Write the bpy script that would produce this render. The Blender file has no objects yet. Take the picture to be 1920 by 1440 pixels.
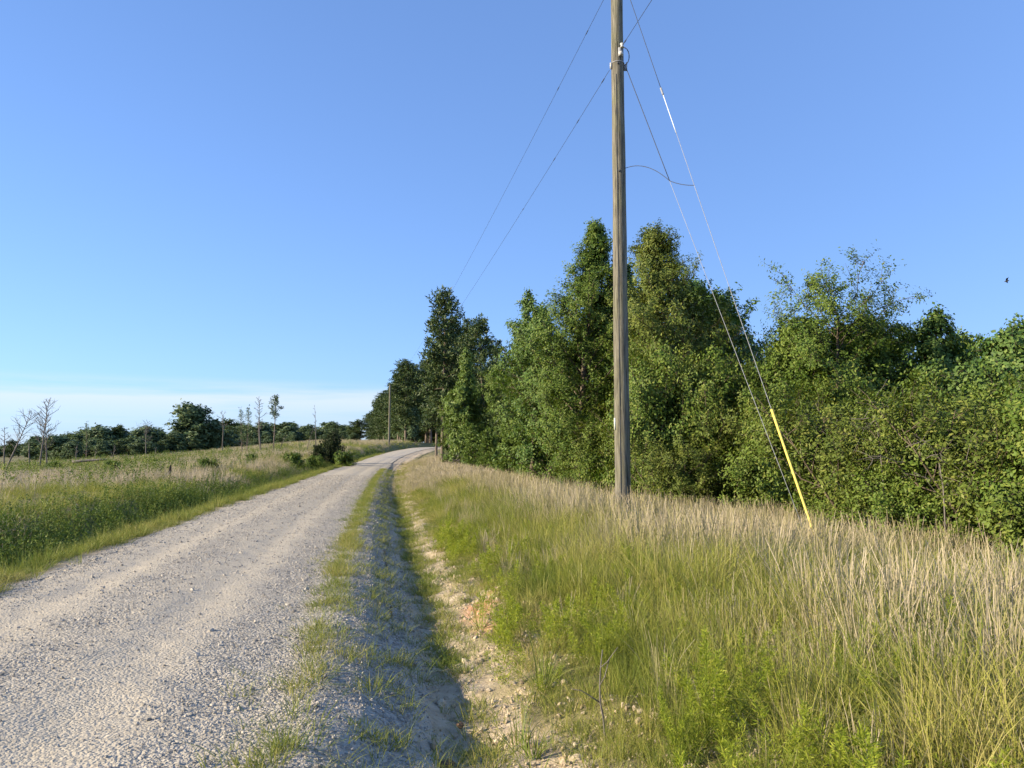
import bpy, bmesh, math, random
import numpy as np
from mathutils import Vector, Matrix, Euler

random.seed(7)
RNG = np.random.default_rng(11)
SC = bpy.context.scene
COL = SC.collection
PI = math.pi
R = math.radians

# ------------------------------------------------------------------ camera, sky, sun, exposure
F_PX = 1442.0; CAM_H = 1.6; PITCH = R(4.95)
cam_d = bpy.data.cameras.new('camera'); cam = bpy.data.objects.new('camera', cam_d); COL.objects.link(cam)
cam_d.sensor_width = 36.0; cam_d.lens = 36.0 * F_PX / 1920.0; cam_d.clip_start = 0.05; cam_d.clip_end = 5000
cam.location = (0, 0, CAM_H); cam.rotation_euler = (PI/2 + PITCH, 0, 0)
SC.camera = cam

SUN_EL = R(20.0); SUN_AZ = R(-106.0)           # azimuth from +Y (view direction), negative = to the left
sun_dir = Vector((math.sin(SUN_AZ)*math.cos(SUN_EL), math.cos(SUN_AZ)*math.cos(SUN_EL), math.sin(SUN_EL)))
W = bpy.data.worlds.new('World'); SC.world = W; W.use_nodes = True
nt = W.node_tree; nt.nodes.clear()
w_out = nt.nodes.new('ShaderNodeOutputWorld'); w_bg = nt.nodes.new('ShaderNodeBackground')
w_sky = nt.nodes.new('ShaderNodeTexSky'); w_sky.sky_type = 'NISHITA'; w_sky.sun_disc = False
w_sky.sun_elevation = SUN_EL; w_sky.sun_rotation = -SUN_AZ
w_sky.altitude = 100; w_sky.air_density = 1.0; w_sky.dust_density = 0.5; w_sky.ozone_density = 4.0
w_bg.inputs['Strength'].default_value = 0.125
# thin high cloud veil close to the horizon, all the way round
tc = nt.nodes.new('ShaderNodeTexCoord'); sep = nt.nodes.new('ShaderNodeSeparateXYZ')
nt.links.new(tc.outputs['Generated'], sep.inputs[0])
mp = nt.nodes.new('ShaderNodeMapping'); mp.inputs['Scale'].default_value = (1.6, 1.6, 26.0)
nt.links.new(tc.outputs['Generated'], mp.inputs[0])
nz = nt.nodes.new('ShaderNodeTexNoise'); nz.inputs['Scale'].default_value = 1.7; nz.inputs['Detail'].default_value = 5; nz.inputs['Roughness'].default_value = 0.55
nt.links.new(mp.outputs[0], nz.inputs['Vector'])
band = nt.nodes.new('ShaderNodeValToRGB')       # elevation window (z = sine of elevation)
e = band.color_ramp.elements
e[0].position = 0.0; e[0].color = (0.35,)*3 + (1,); e[1].position = 0.12; e[1].color = (0, 0, 0, 1)
for p, v in ((0.040, 0.45), (0.062, 1.0), (0.074, 0.75), (0.088, 0.0)):
    k = e.new(p); k.color = (v, v, v, 1)
nt.links.new(sep.outputs['Z'], band.inputs[0])
cr = nt.nodes.new('ShaderNodeValToRGB'); cr.color_ramp.elements[0].position = 0.30; cr.color_ramp.elements[1].position = 0.52
nt.links.new(nz.outputs[0], cr.inputs[0])
mul = nt.nodes.new('ShaderNodeMath'); mul.operation = 'MULTIPLY'
nt.links.new(band.outputs[0], mul.inputs[0]); nt.links.new(cr.outputs[0], mul.inputs[1])
mul2 = nt.nodes.new('ShaderNodeMath'); mul2.operation = 'MULTIPLY'; mul2.inputs[1].default_value = 0.7
nt.links.new(mul.outputs[0], mul2.inputs[0])
# the whole sky evenly: softer contrast and the photograph's cooler white balance
gm = nt.nodes.new('ShaderNodeGamma'); gm.inputs[1].default_value = 0.6; nt.links.new(w_sky.outputs[0], gm.inputs[0])
hs = nt.nodes.new('ShaderNodeMixRGB'); hs.blend_type = 'MULTIPLY'; hs.inputs[0].default_value = 1.0; hs.inputs[2].default_value = (0.82, 1.08, 1.60, 1)
nt.links.new(gm.outputs[0], hs.inputs[1])
mixc = nt.nodes.new('ShaderNodeMixRGB'); mixc.inputs[2].default_value = (3.1, 3.4, 3.7, 1)
nt.links.new(mul2.outputs[0], mixc.inputs[0]); nt.links.new(hs.outputs[0], mixc.inputs[1])
nt.links.new(mixc.outputs[0], w_bg.inputs['Color']); nt.links.new(w_bg.outputs[0], w_out.inputs[0])

sd = bpy.data.lights.new('sun', 'SUN'); sd.energy = 5.0; sd.angle = R(0.53); sd.color = (1.0, 0.86, 0.64)
sun = bpy.data.objects.new('sun', sd); COL.objects.link(sun)
sun.rotation_euler = sun_dir.to_track_quat('Z', 'Y').to_euler()
vs = SC.view_settings
vs.view_transform = 'Standard'; vs.look = 'None'; vs.gamma = 1.0; vs.use_curve_mapping = False; vs.exposure = 1.15
SC.cycles.use_adaptive_sampling = True; SC.cycles.adaptive_threshold = 0.02; SC.cycles.max_bounces = 3; SC.cycles.transparent_max_bounces = 2; SC.cycles.diffuse_bounces = 1; SC.cycles.glossy_bounces = 1; SC.cycles.transmission_bounces = 2

# ------------------------------------------------------------------ helpers
def pix(u, v, Y):
    """point of the photograph's line of sight through (u, v) at world depth Y"""
    x = (u - 960.0)/F_PX; y = (720.0 - v)/F_PX
    d = Vector((x, math.cos(PITCH) - y*math.sin(PITCH), math.sin(PITCH) + y*math.cos(PITCH)))
    return Vector((0, 0, CAM_H)) + d*(Y/d.y)

def tag(o, label=None, cat=None, group=None, kind=None):
    if label: o['label'] = label
    if cat: o['category'] = cat
    if group: o['group'] = group
    if kind: o['kind'] = kind
    return o

def empty(name, loc=(0, 0, 0)):
    o = bpy.data.objects.new(name, None); COL.objects.link(o); o.location = loc; o.empty_display_size = 0.2
    return o

def mesh_np(name, V, faces, attrs=None, mats=(), smooth=False, mat_idx=None):
    """V (N,3); faces: list of int arrays (M,k)"""
    me = bpy.data.meshes.new(name)
    V = np.asarray(V, dtype=np.float32)
    me.vertices.add(len(V)); me.vertices.foreach_set('co', V.ravel())
    faces = [np.asarray(f, dtype=np.int32) for f in faces if len(f)]
    nl = sum(f.size for f in faces); npoly = sum(len(f) for f in faces)
    me.loops.add(nl); me.polygons.add(npoly)
    me.loops.foreach_set('vertex_index', np.concatenate([f.ravel() for f in faces]))
    starts, s = [], 0
    for f in faces:
        starts.append(s + np.arange(len(f), dtype=np.int32)*f.shape[1]); s += f.size
    me.polygons.foreach_set('loop_start', np.concatenate(starts))
    if smooth: me.polygons.foreach_set('use_smooth', np.ones(npoly, dtype=bool))
    for m in mats: me.materials.append(m)
    if mat_idx is not None: me.polygons.foreach_set('material_index', np.asarray(mat_idx, dtype=np.int32))
    for k, a in (attrs or {}).items():
        at = me.attributes.new(k, 'FLOAT', 'POINT'); at.data.foreach_set('value', np.asarray(a, dtype=np.float32))
    me.update(calc_edges=True); me.validate()
    return me

def link(name, me, parent=None):
    o = bpy.data.objects.new(name, me); COL.objects.link(o)
    if parent: o.parent = parent
    return o

class MB:
    """collects vertices / faces with python-side shapes"""
    def __init__(s): s.v = []; s.q = []; s.t = []; s.n = 0; s.a = []
    def add(s, V, q=None, t=None, a=0.0):
        V = np.asarray(V, dtype=np.float64).reshape(-1, 3)
        s.v.append(V); s.a.append(np.full(len(V), a) if np.isscalar(a) else np.asarray(a))
        if q is not None and len(q): s.q.append(np.asarray(q) + s.n)
        if t is not None and len(t): s.t.append(np.asarray(t) + s.n)
        s.n += len(V)
    def tube(s, P, rad, n=6, cap=True, a=0.0):
        P = np.asarray(P, dtype=np.float64); m = len(P)
        rad = np.broadcast_to(np.asarray(rad, dtype=np.float64), (m,))
        T = np.gradient(P, axis=0); T /= np.linalg.norm(T, axis=1)[:, None] + 1e-12
        ref = np.array([0.31, 0.17, 0.93]) if abs(T[0, 2]) < 0.9 else np.array([1.0, 0.1, 0.0])
        A = np.cross(T, ref); A /= np.linalg.norm(A, axis=1)[:, None] + 1e-12
        B = np.cross(T, A)
        th = np.arange(n)*2*PI/n
        V = P[:, None, :] + rad[:, None, None]*(np.cos(th)[None, :, None]*A[:, None, :] + np.sin(th)[None, :, None]*B[:, None, :])
        q = []
        for i in range(m - 1):
            for j in range(n):
                q.append((i*n + j, i*n + (j + 1) % n, (i + 1)*n + (j + 1) % n, (i + 1)*n + j))
        t = []
        V = V.reshape(-1, 3)
        if cap:
            V = np.vstack([V, P[0], P[-1]]); c0 = m*n; c1 = m*n + 1
            for j in range(n):
                t.append((c0, (j + 1) % n, j)); t.append((c1, (m - 1)*n + j, (m - 1)*n + (j + 1) % n))
        s.add(V, q, t, a)
    def box(s, c, h, rot=None, a=0.0):
        V = np.array([[x, y, z] for z in (-1, 1) for y in (-1, 1) for x in (-1, 1)], float)*np.array(h)
        if rot is not None: V = V @ np.array(rot.to_matrix()).T
        s.add(V + np.array(c), [(0, 2, 3, 1), (4, 5, 7, 6), (0, 1, 5, 4), (2, 6, 7, 3), (0, 4, 6, 2), (1, 3, 7, 5)], None, a)
    def mesh(s, name, mat, smooth=False, attr=None):
        f = []
        if s.q: f.append(np.concatenate(s.q))
        if s.t: f.append(np.concatenate(s.t))
        return mesh_np(name, np.concatenate(s.v), f, {attr: np.concatenate(s.a)} if attr else None, [mat] if mat else [], smooth)
    def build(s, name, mat, parent=None, smooth=False):
        return link(name, s.mesh(name, mat, smooth), parent)

# lattice value noise
_LAT = RNG.random((256, 256))
def vnoise(x, y, scale=1.0, octaves=3, seed=0):
    x = np.asarray(x, float)/scale + seed*17.3; y = np.asarray(y, float)/scale + seed*9.7
    out = 0; amp = 1; tot = 0
    for o in range(octaves):
        xi = np.floor(x).astype(int); yi = np.floor(y).astype(int); fx = x - xi; fy = y - yi
        fx = fx*fx*(3 - 2*fx); fy = fy*fy*(3 - 2*fy)
        g = lambda i, j: _LAT[(i) % 256, (j) % 256]
        out = out + amp*((g(xi, yi)*(1 - fx) + g(xi + 1, yi)*fx)*(1 - fy) + (g(xi, yi + 1)*(1 - fx) + g(xi + 1, yi + 1)*fx)*fy)
        tot += amp; amp *= 0.5; x = x*2.03 + 31.7; y = y*2.03 + 11.1
    return out/tot

# ------------------------------------------------------------------ materials
def new_mat(name):
    m = bpy.data.materials.new(name); m.use_nodes = True
    n = m.node_tree.nodes; b = n['Principled BSDF']; b.inputs['Roughness'].default_value = 0.8
    b.inputs['Specular IOR Level'].default_value = 0.25
    return m, m.node_tree, b
def node(t, kind, **kw):
    n = t.nodes.new(kind)
    for k, v in kw.items():
        if k in n.inputs: n.inputs[k].default_value = v
        else: setattr(n, k, v)
    return n
def ramp(t, src, stops):
    r = t.nodes.new('ShaderNodeValToRGB'); e = r.color_ramp.elements
    while len(e) < len(stops): e.new(0.5)
    for el, (p, c) in zip(e, stops): el.position = p; el.color = tuple(c) + (1,) if len(c) == 3 else c
    t.links.new(src, r.inputs[0]); return r.outputs[0]
def mixrgb(t, fac, a, b, mode='MIX'):
    m = t.nodes.new('ShaderNodeMixRGB'); m.blend_type = mode
    for i, s in ((0, fac), (1, a), (2, b)):
        if isinstance(s, (int, float)): m.inputs[i].default_value = s
        elif isinstance(s, tuple): m.inputs[i].default_value = s + (1,) if len(s) == 3 else s
        else: t.links.new(s, m.inputs[i])
    return m.outputs[0]
def math_n(t, op, a, b=None, clamp=False):
    m = t.nodes.new('ShaderNodeMath'); m.operation = op; m.use_clamp = clamp
    for i, s in ((0, a), (1, b)):
        if s is None: continue
        if isinstance(s, (int, float)): m.inputs[i].default_value = s
        else: t.links.new(s, m.inputs[i])
    return m.outputs[0]
def noise(t, scale, detail=3, rough=0.55, coord=None):
    n = node(t, 'ShaderNodeTexNoise'); n.inputs['Scale'].default_value = scale; n.inputs['Detail'].default_value = detail; n.inputs['Roughness'].default_value = rough
    if coord is not None: t.links.new(coord, n.inputs['Vector'])
    return n.outputs[0]
def objcoord(t):
    return t.nodes.new('ShaderNodeTexCoord').outputs['Object']
def attr(t, name, kind='GEOMETRY'):
    a = t.nodes.new('ShaderNodeAttribute'); a.attribute_name = name; a.attribute_type = kind; return a.outputs['Fac']

def leaf_mat(name, stops, transl=0.30, gloss=0.22, rough=0.55, patch=0.0):
    """per-leaf colour from attribute rnd, plus a slow change of tone over the plant"""
    m, t, b = new_mat(name)
    c = ramp(t, attr(t, 'rnd'), stops)
    if patch:
        n = noise(t, 0.9, 2, 0.5, objcoord(t))
        c = mixrgb(t, math_n(t, 'MULTIPLY', ramp(t, n, [(0.4, (0, 0, 0)), (0.65, (1, 1, 1))]), patch), c, stops[-1][1])
    t.links.new(c, b.inputs['Base Color']); b.inputs['Roughness'].default_value = rough
    b.inputs['Specular IOR Level'].default_value = gloss
    tr = t.nodes.new('ShaderNodeBsdfTranslucent')
    tc2 = mixrgb(t, 1.0, c, (1.0, 0.95, 0.45), 'MULTIPLY'); t.links.new(tc2, tr.inputs[0])
    ms = t.nodes.new('ShaderNodeMixShader'); ms.inputs[0].default_value = transl
    t.links.new(b.outputs[0], ms.inputs[1]); t.links.new(tr.outputs[0], ms.inputs[2])
    t.links.new(ms.outputs[0], t.nodes['Material Output'].inputs[0])
    return m

def blade_mat(name, stops, transl=0.3):
    """grass: colour along a ramp picked by the tuft's own tint and the blade's random value"""
    m, t, b = new_mat(name)
    f = math_n(t, 'ADD', math_n(t, 'MULTIPLY', attr(t, 'tint', 'INSTANCER'), 0.6), math_n(t, 'MULTIPLY', attr(t, 'rnd'), 0.4))
    c = ramp(t, f, stops)
    t.links.new(c, b.inputs['Base Color']); b.inputs['Roughness'].default_value = 0.6
    tr = t.nodes.new('ShaderNodeBsdfTranslucent'); t.links.new(c, tr.inputs[0])
    ms = t.nodes.new('ShaderNodeMixShader'); ms.inputs[0].default_value = transl
    t.links.new(b.outputs[0], ms.inputs[1]); t.links.new(tr.outputs[0], ms.inputs[2])
    t.links.new(ms.outputs[0], t.nodes['Material Output'].inputs[0])
    return m

def bark_mat(name, c0, c1, scale=6):
    m, t, b = new_mat(name)
    co = objcoord(t); mpn = node(t, 'ShaderNodeMapping'); mpn.inputs['Scale'].default_value = (1, 1, 0.18); t.links.new(co, mpn.inputs[0])
    n = noise(t, scale, 5, 0.65, mpn.outputs[0])
    t.links.new(ramp(t, n, [(0.3, c0), (0.7, c1)]), b.inputs['Base Color'])
    bp = node(t, 'ShaderNodeBump'); bp.inputs['Strength'].default_value = 0.6; bp.inputs['Distance'].default_value = 0.03
    t.links.new(n, bp.inputs['Height']); t.links.new(bp.outputs[0], b.inputs['Normal'])
    b.inputs['Roughness'].default_value = 0.9
    return m

M = {}
M['bark'] = bark_mat('bark', (0.06, 0.045, 0.03), (0.17, 0.135, 0.10))
M['pine_bark'] = bark_mat('pine_bark', (0.08, 0.065, 0.05), (0.23, 0.185, 0.15), 5)
M['dead_bark'] = bark_mat('dead_bark', (0.085, 0.075, 0.065), (0.19, 0.17, 0.15), 5)
M['oak_leaf'] = leaf_mat('oak_leaf', [(0, (0.042, 0.085, 0.013)), (0.5, (0.085, 0.148, 0.021)), (0.85, (0.130, 0.195, 0.030)), (1, (0.210, 0.250, 0.050))], patch=0.25)
M['olive_leaf'] = leaf_mat('olive_leaf', [(0, (0.055, 0.088, 0.014)), (0.5, (0.105, 0.148, 0.023)), (0.85, (0.150, 0.190, 0.032)), (1, (0.230, 0.240, 0.055))], patch=0.25)
M['gum_leaf'] = leaf_mat('gum_leaf', [(0, (0.040, 0.086, 0.018)), (0.5, (0.078, 0.148, 0.032)), (0.85, (0.120, 0.195, 0.045)), (1, (0.200, 0.250, 0.060))], patch=0.25)
M['bush_leaf'] = leaf_mat('bush_leaf', [(0, (0.046, 0.088, 0.012)), (0.5, (0.092, 0.155, 0.021)), (0.85, (0.145, 0.205, 0.032)), (1, (0.240, 0.260, 0.060))], patch=0.25)
M['pine_needle'] = leaf_mat('pine_needle', [(0, (0.026, 0.052, 0.017)), (0.6, (0.055, 0.094, 0.026)), (1, (0.111, 0.137, 0.039))], transl=0.12, gloss=0.3)
M['far_leaf'] = leaf_mat('far_leaf', [(0, (0.055, 0.095, 0.042)), (0.6, (0.095, 0.140, 0.060)), (1, (0.14, 0.18, 0.08))], transl=0.2, gloss=0.2)  # paler and bluer than near leaves: distance haze painted into the colour
M['cedar_leaf'] = leaf_mat('cedar_leaf', [(0, (0.014, 0.026, 0.010)), (0.6, (0.028, 0.046, 0.015)), (1, (0.05, 0.07, 0.02))], transl=0.1, gloss=0.2)
M['sapling_leaf'] = leaf_mat('sapling_leaf', [(0, (0.058, 0.104, 0.019)), (0.6, (0.111, 0.176, 0.029)), (1, (0.169, 0.221, 0.039))], transl=0.25, gloss=0.3)
M['fennel_leaf'] = leaf_mat('fennel_leaf', [(0, (0.15, 0.21, 0.018)), (0.6, (0.26, 0.32, 0.03)), (1, (0.42, 0.44, 0.06))], transl=0.4)
M['blade_clump'] = leaf_mat('blade_clump', [(0, (0.10, 0.15, 0.03)), (0.6, (0.18, 0.23, 0.05)), (1, (0.34, 0.33, 0.10))], transl=0.3)
M['dry_grass'] = blade_mat('dry_grass', [(0.0, (0.17, 0.20, 0.045)), (0.25, (0.29, 0.265, 0.10)), (0.55, (0.39, 0.325, 0.21)), (1.0, (0.55, 0.47, 0.365))], 0.25)
M['green_grass'] = blade_mat('green_grass', [(0.0, (0.080, 0.122, 0.015)), (0.35, (0.165, 0.205, 0.026)), (0.65, (0.30, 0.30, 0.055)), (1.0, (0.48, 0.40, 0.17))])
M['verge_grass'] = blade_mat('verge_grass', [(0.0, (0.10, 0.16, 0.02)), (0.5, (0.20, 0.23, 0.04)), (0.8, (0.33, 0.30, 0.08)), (1.0, (0.46, 0.38, 0.16))])
M['weed'] = blade_mat('weed', [(0.0, (0.05, 0.095, 0.016)), (0.5, (0.11, 0.165, 0.024)), (1.0, (0.25, 0.28, 0.05))])

def soil_mat():
    m, t, b = new_mat('soil')
    co = objcoord(t)
    n1 = noise(t, 0.35, 4, 0.6, co); n2 = noise(t, 9, 5, 0.65, co); n3 = noise(t, 60, 4, 0.7, co)
    sand = ramp(t, n2, [(0.25, (0.30, 0.23, 0.15)), (0.55, (0.46, 0.37, 0.25)), (0.8, (0.56, 0.47, 0.34))])
    litter = ramp(t, n2, [(0.3, (0.10, 0.10, 0.035)), (0.6, (0.20, 0.17, 0.07)), (0.85, (0.30, 0.25, 0.13))])
    c = mixrgb(t, attr(t, 'cover'), sand, litter)
    clay = ramp(t, n3, [(0.3, (0.46, 0.20, 0.10)), (0.7, (0.58, 0.30, 0.16))])
    c = mixrgb(t, attr(t, 'clay'), c, clay)
    t.links.new(c, b.inputs['Base Color'])
    bp = node(t, 'ShaderNodeBump'); bp.inputs['Strength'].default_value = 0.8; bp.inputs['Distance'].default_value = 0.03
    h = math_n(t, 'ADD', n2, math_n(t, 'MULTIPLY', n3, 0.45)); t.links.new(h, bp.inputs['Height']); t.links.new(bp.outputs[0], b.inputs['Normal'])
    b.inputs['Roughness'].default_value = 0.95
    return m
M['soil'] = soil_mat()

def road_mat():
    m, t, b = new_mat('gravel_surface')
    co = objcoord(t)
    u = attr(t, 'u')
    n1 = noise(t, 0.8, 4, 0.6, co); n2 = noise(t, 14, 4, 0.7, co); n3 = noise(t, 90, 3, 0.7, co)
    vor = node(t, 'ShaderNodeTexVoronoi'); vor.inputs['Scale'].default_value = 38.0; t.links.new(co, vor.inputs['Vector'])
    vor2 = node(t, 'ShaderNodeTexVoronoi'); vor2.inputs['Scale'].default_value = 75.0; t.links.new(co, vor2.inputs['Vector'])
    dust = ramp(t, n2, [(0.3, (0.355, 0.308, 0.23)), (0.7, (0.48, 0.42, 0.32))])
    sepc = node(t, 'ShaderNodeSeparateColor'); t.links.new(vor.outputs['Color'], sepc.inputs[0])
    stone = ramp(t, sepc.outputs[0], [(0.0, (0.19, 0.175, 0.145)), (0.5, (0.32, 0.29, 0.238)), (1.0, (0.46, 0.415, 0.34))])
    # tracks (fine pale dust) against loose stone: by distance from the two wheel lines, broken by noise
    tr = math_n(t, 'ADD', attr(t, 'track'), math_n(t, 'MULTIPLY', math_n(t, 'SUBTRACT', n1, 0.5), 1.5))
    f = ramp(t, tr, [(0.05, (0.05, 0.05, 0.05)), (0.65, (1, 1, 1))])
    c = mixrgb(t, f, stone, dust)
    t.links.new(c, b.inputs['Base Color'])
    hh = math_n(t, 'ADD', math_n(t, 'SUBTRACT', 1.0, vor.outputs['Distance']), math_n(t, 'MULTIPLY', math_n(t, 'SUBTRACT', 1.0, vor2.outputs['Distance']), 0.5))
    hh = math_n(t, 'ADD', hh, math_n(t, 'MULTIPLY', n2, 0.7))
    st = math_n(t, 'SUBTRACT', 0.9, math_n(t, 'MULTIPLY', f, 0.45))
    bp = node(t, 'ShaderNodeBump'); bp.inputs['Distance'].default_value = 0.018
    t.links.new(st, bp.inputs['Strength']); t.links.new(hh, bp.inputs['Height']); t.links.new(bp.outputs[0], b.inputs['Normal'])
    b.inputs['Roughness'].default_value = 0.92
    return m
M['road'] = road_mat()

def stone_mat(name, a, c):
    m, t, b = new_mat(name)
    r = t.nodes.new('ShaderNodeObjectInfo').outputs['Random']
    t.links.new(ramp(t, r, [(0, a), (1, c)]), b.inputs['Base Color']); b.inputs['Roughness'].default_value = 0.9
    return m
M['stone'] = stone_mat('stone', (0.18, 0.165, 0.14), (0.46, 0.415, 0.345))
M['clod'] = stone_mat('clod', (0.34, 0.26, 0.17), (0.52, 0.43, 0.30))

def pole_mat():
    m, t, b = new_mat('weathered_pole_wood')
    co = objcoord(t)
    mpn = node(t, 'ShaderNodeMapping'); mpn.inputs['Scale'].default_value = (9, 9, 0.55); t.links.new(co, mpn.inputs[0])
    n = noise(t, 3.2, 6, 0.7, mpn.outputs[0]); n2 = noise(t, 1.6, 4, 0.6, co)
    mp2 = node(t, 'ShaderNodeMapping'); mp2.inputs['Scale'].default_value = (26, 26, 0.35); t.links.new(co, mp2.inputs[0])
    n3 = noise(t, 3.0, 3, 0.6, mp2.outputs[0])
    c = ramp(t, n, [(0.25, (0.05, 0.046, 0.036)), (0.48, (0.135, 0.123, 0.095)), (0.75, (0.27, 0.25, 0.20))])
    c = mixrgb(t, ramp(t, n2, [(0.45, (0, 0, 0)), (0.75, (0.5, 0.5, 0.5))]), c, (0.16, 0.165, 0.075))
    crack = ramp(t, n3, [(0.36, (0.12, 0.12, 0.12)), (0.43, (1, 1, 1))])
    c = mixrgb(t, 1.0, c, crack, 'MULTIPLY')
    t.links.new(c, b.inputs['Base Color'])
    bp = node(t, 'ShaderNodeBump'); bp.inputs['Strength'].default_value = 0.7; bp.inputs['Distance'].default_value = 0.012
    t.links.new(math_n(t, 'ADD', n, crack), bp.inputs['Height']); t.links.new(bp.outputs[0], b.inputs['Normal'])
    b.inputs['Roughness'].default_value = 0.85
    return m
M['pole'] = pole_mat()
def plain(name, col, rough=0.5, metal=0.0, spot=0.0):
    m, t, b = new_mat(name)
    n = noise(t, 25, 4, 0.6, objcoord(t))
    d = tuple(x*(1 - 0.35) for x in col)
    t.links.new(ramp(t, n, [(0.3, d), (0.65, col)]), b.inputs['Base Color'])
    b.inputs['Roughness'].default_value = rough; b.inputs['Metallic'].default_value = metal
    return m
M['wire'] = plain('dark_wire', (0.05, 0.055, 0.065), 0.6)
M['steel'] = plain('galvanised_steel', (0.30, 0.31, 0.33), 0.6, 0.0)
M['porcelain'] = plain('pale_porcelain', (0.50, 0.49, 0.46), 0.4)
M['fibreglass'] = plain('pale_fibreglass', (0.70, 0.74, 0.76), 0.4)
M['yellow'] = plain('yellow_plastic', (0.78, 0.61, 0.13), 0.55)
M['transformer'] = plain('grey_transformer_paint', (0.45, 0.47, 0.48), 0.5)
M['tag'] = plain('aluminium_tag', (0.72, 0.72, 0.62), 0.5)
M['bird'] = plain('dark_feathers', (0.05, 0.05, 0.055), 0.8)
M['rock'] = plain('brown_rock', (0.17, 0.11, 0.065), 0.95)
M['char'] = plain('charred_wood', (0.035, 0.03, 0.025), 0.95)

# ------------------------------------------------------------------ terrain
_ty = np.arange(-60, 901, 1.0)
def _smooth(a, s):
    k = np.exp(-0.5*(np.arange(-4*s, 4*s + 1)/s)**2); k /= k.sum()
    return np.convolve(np.pad(a, 4*s, mode='edge'), k, 'valid')
_c = _smooth(np.interp(_ty, [-60, -30, 0, 4, 9, 20, 42, 60, 80, 100, 120, 140, 160, 180, 220, 300, 900],
                       [7.5, 2.6, -2.55, -3.25, -4.1, -6.0, -9.5, -12.1, -14.4, -16.1, -16.6, -15.6, -11.5, -5, 12, 50, 340]), 4)
_zr = _smooth(np.interp(_ty, [-60, 0, 40, 60, 80, 100, 120, 140, 150, 170, 200, 300, 900],
                        [0, 0, 0, 0.15, 0.36, 0.85, 1.5, 2.2, 2.3, 1.7, 1.0, 0.8, 0.8]), 5)
def road_c(y): return np.interp(y, _ty, _c)
def road_z(y): return np.interp(y, _ty, _zr)
RIGHT_U = [1.8, 2.2, 2.45, 3.0, 3.2, 3.6, 4.2, 5.2, 7, 10, 20, 60, 200]
RIGHT_Z = [-0.02, 0.01, -0.05, -0.31, -0.32, -0.20, -0.08, -0.06, -0.20, -0.52, -1.0, -0.8, -0.5]
LEFT_U = [1.8, 2.3, 3.05, 3.4, 4.6, 6.0, 8]
LEFT_Z = [-0.02, -0.02, -0.42, -0.42, 0.12, 0.24, 0.27]
def zt(x, y):
    x = np.asarray(x, float); y = np.asarray(y, float)
    c = road_c(y); u = x - c; zr = road_z(y)
    au = np.abs(u)
    right = np.interp(u, RIGHT_U, RIGHT_Z)*np.where(u < 4.2, np.interp(y, [35, 85], [1.0, 0.2]), 1.0) + np.interp(y, [28, 60], [0.0, 0.35])*np.clip((u - 4)/3, 0, 1)
    s = np.interp(y, [15, 80, 130, 150, 200], [0.0, 0.40, 0.7, 0.7, 1.9])
    left = np.interp(-u, LEFT_U, LEFT_Z) + s*np.clip((-u - 3.3)/2.2, 0, 1)
    xt = np.interp(y, [0, 60, 160, 400], [-8.6, -18.5, -39, -90]); kd = np.interp(y, [0, 60, 160, 400], [0.040, 0.05, 0.09, 0.06])
    d = np.clip(xt - x, 0, None); drop = kd*d
    lz = zr + left - drop
    floor_ = -1.0
    lz = np.where(u < -4, floor_ + np.log1p(np.exp(np.clip((lz - floor_)/0.35, -30, 30)))*0.35, lz)
    lz = lz + np.clip((-u - 3.5)/4, 0, 1)*((vnoise(x, y, 5, 3, 1) - 0.5)*0.35 + (vnoise(x, y, 22, 2, 2) - 0.5)*0.5)
    rz = zr + right + np.clip((u - 3.3)/1.5, 0, 1)*(vnoise(x, y, 1.6, 3, 3) - 0.5)*0.22 + np.clip((u - 2.3)/0.5, 0, 1)*np.clip((9 - u)/3, 0, 1)*((vnoise(x, y, 0.42, 3, 4) - 0.5)*0.15 + (np.abs(vnoise(x, y, 0.9, 2, 14) - 0.5) < 0.045)*-0.035)
    crown = zr + 0.05*np.clip(1 - (u/1.8)**2, 0, 1) - 0.02
    z = np.where(u > 1.8, rz, np.where(u < -1.8, lz, crown))
    return z
def ground(x, y): return float(zt(np.array([x]), np.array([y]))[0])

def grid_mesh(name, us, ys, dz, mat, extra=None, edge=None):
    U, Y = np.meshgrid(us, ys); 
    if edge is not None: U = edge(U, Y)
    X = road_c(Y) + U
    Z = zt(X, Y) + (dz(U, Y) if callable(dz) else dz)
    V = np.stack([X, Y, Z], -1).reshape(-1, 3); nr, nc = U.shape
    i = np.arange(nr*nc).reshape(nr, nc)
    q = np.stack([i[:-1, :-1], i[:-1, 1:], i[1:, 1:], i[1:, :-1]], -1).reshape(-1, 4)
    at = extra(U, X, Y) if extra else None
    return mesh_np(name, V, [q], {k: v.ravel() for k, v in at.items()} if at else None, [mat], True)

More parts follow.
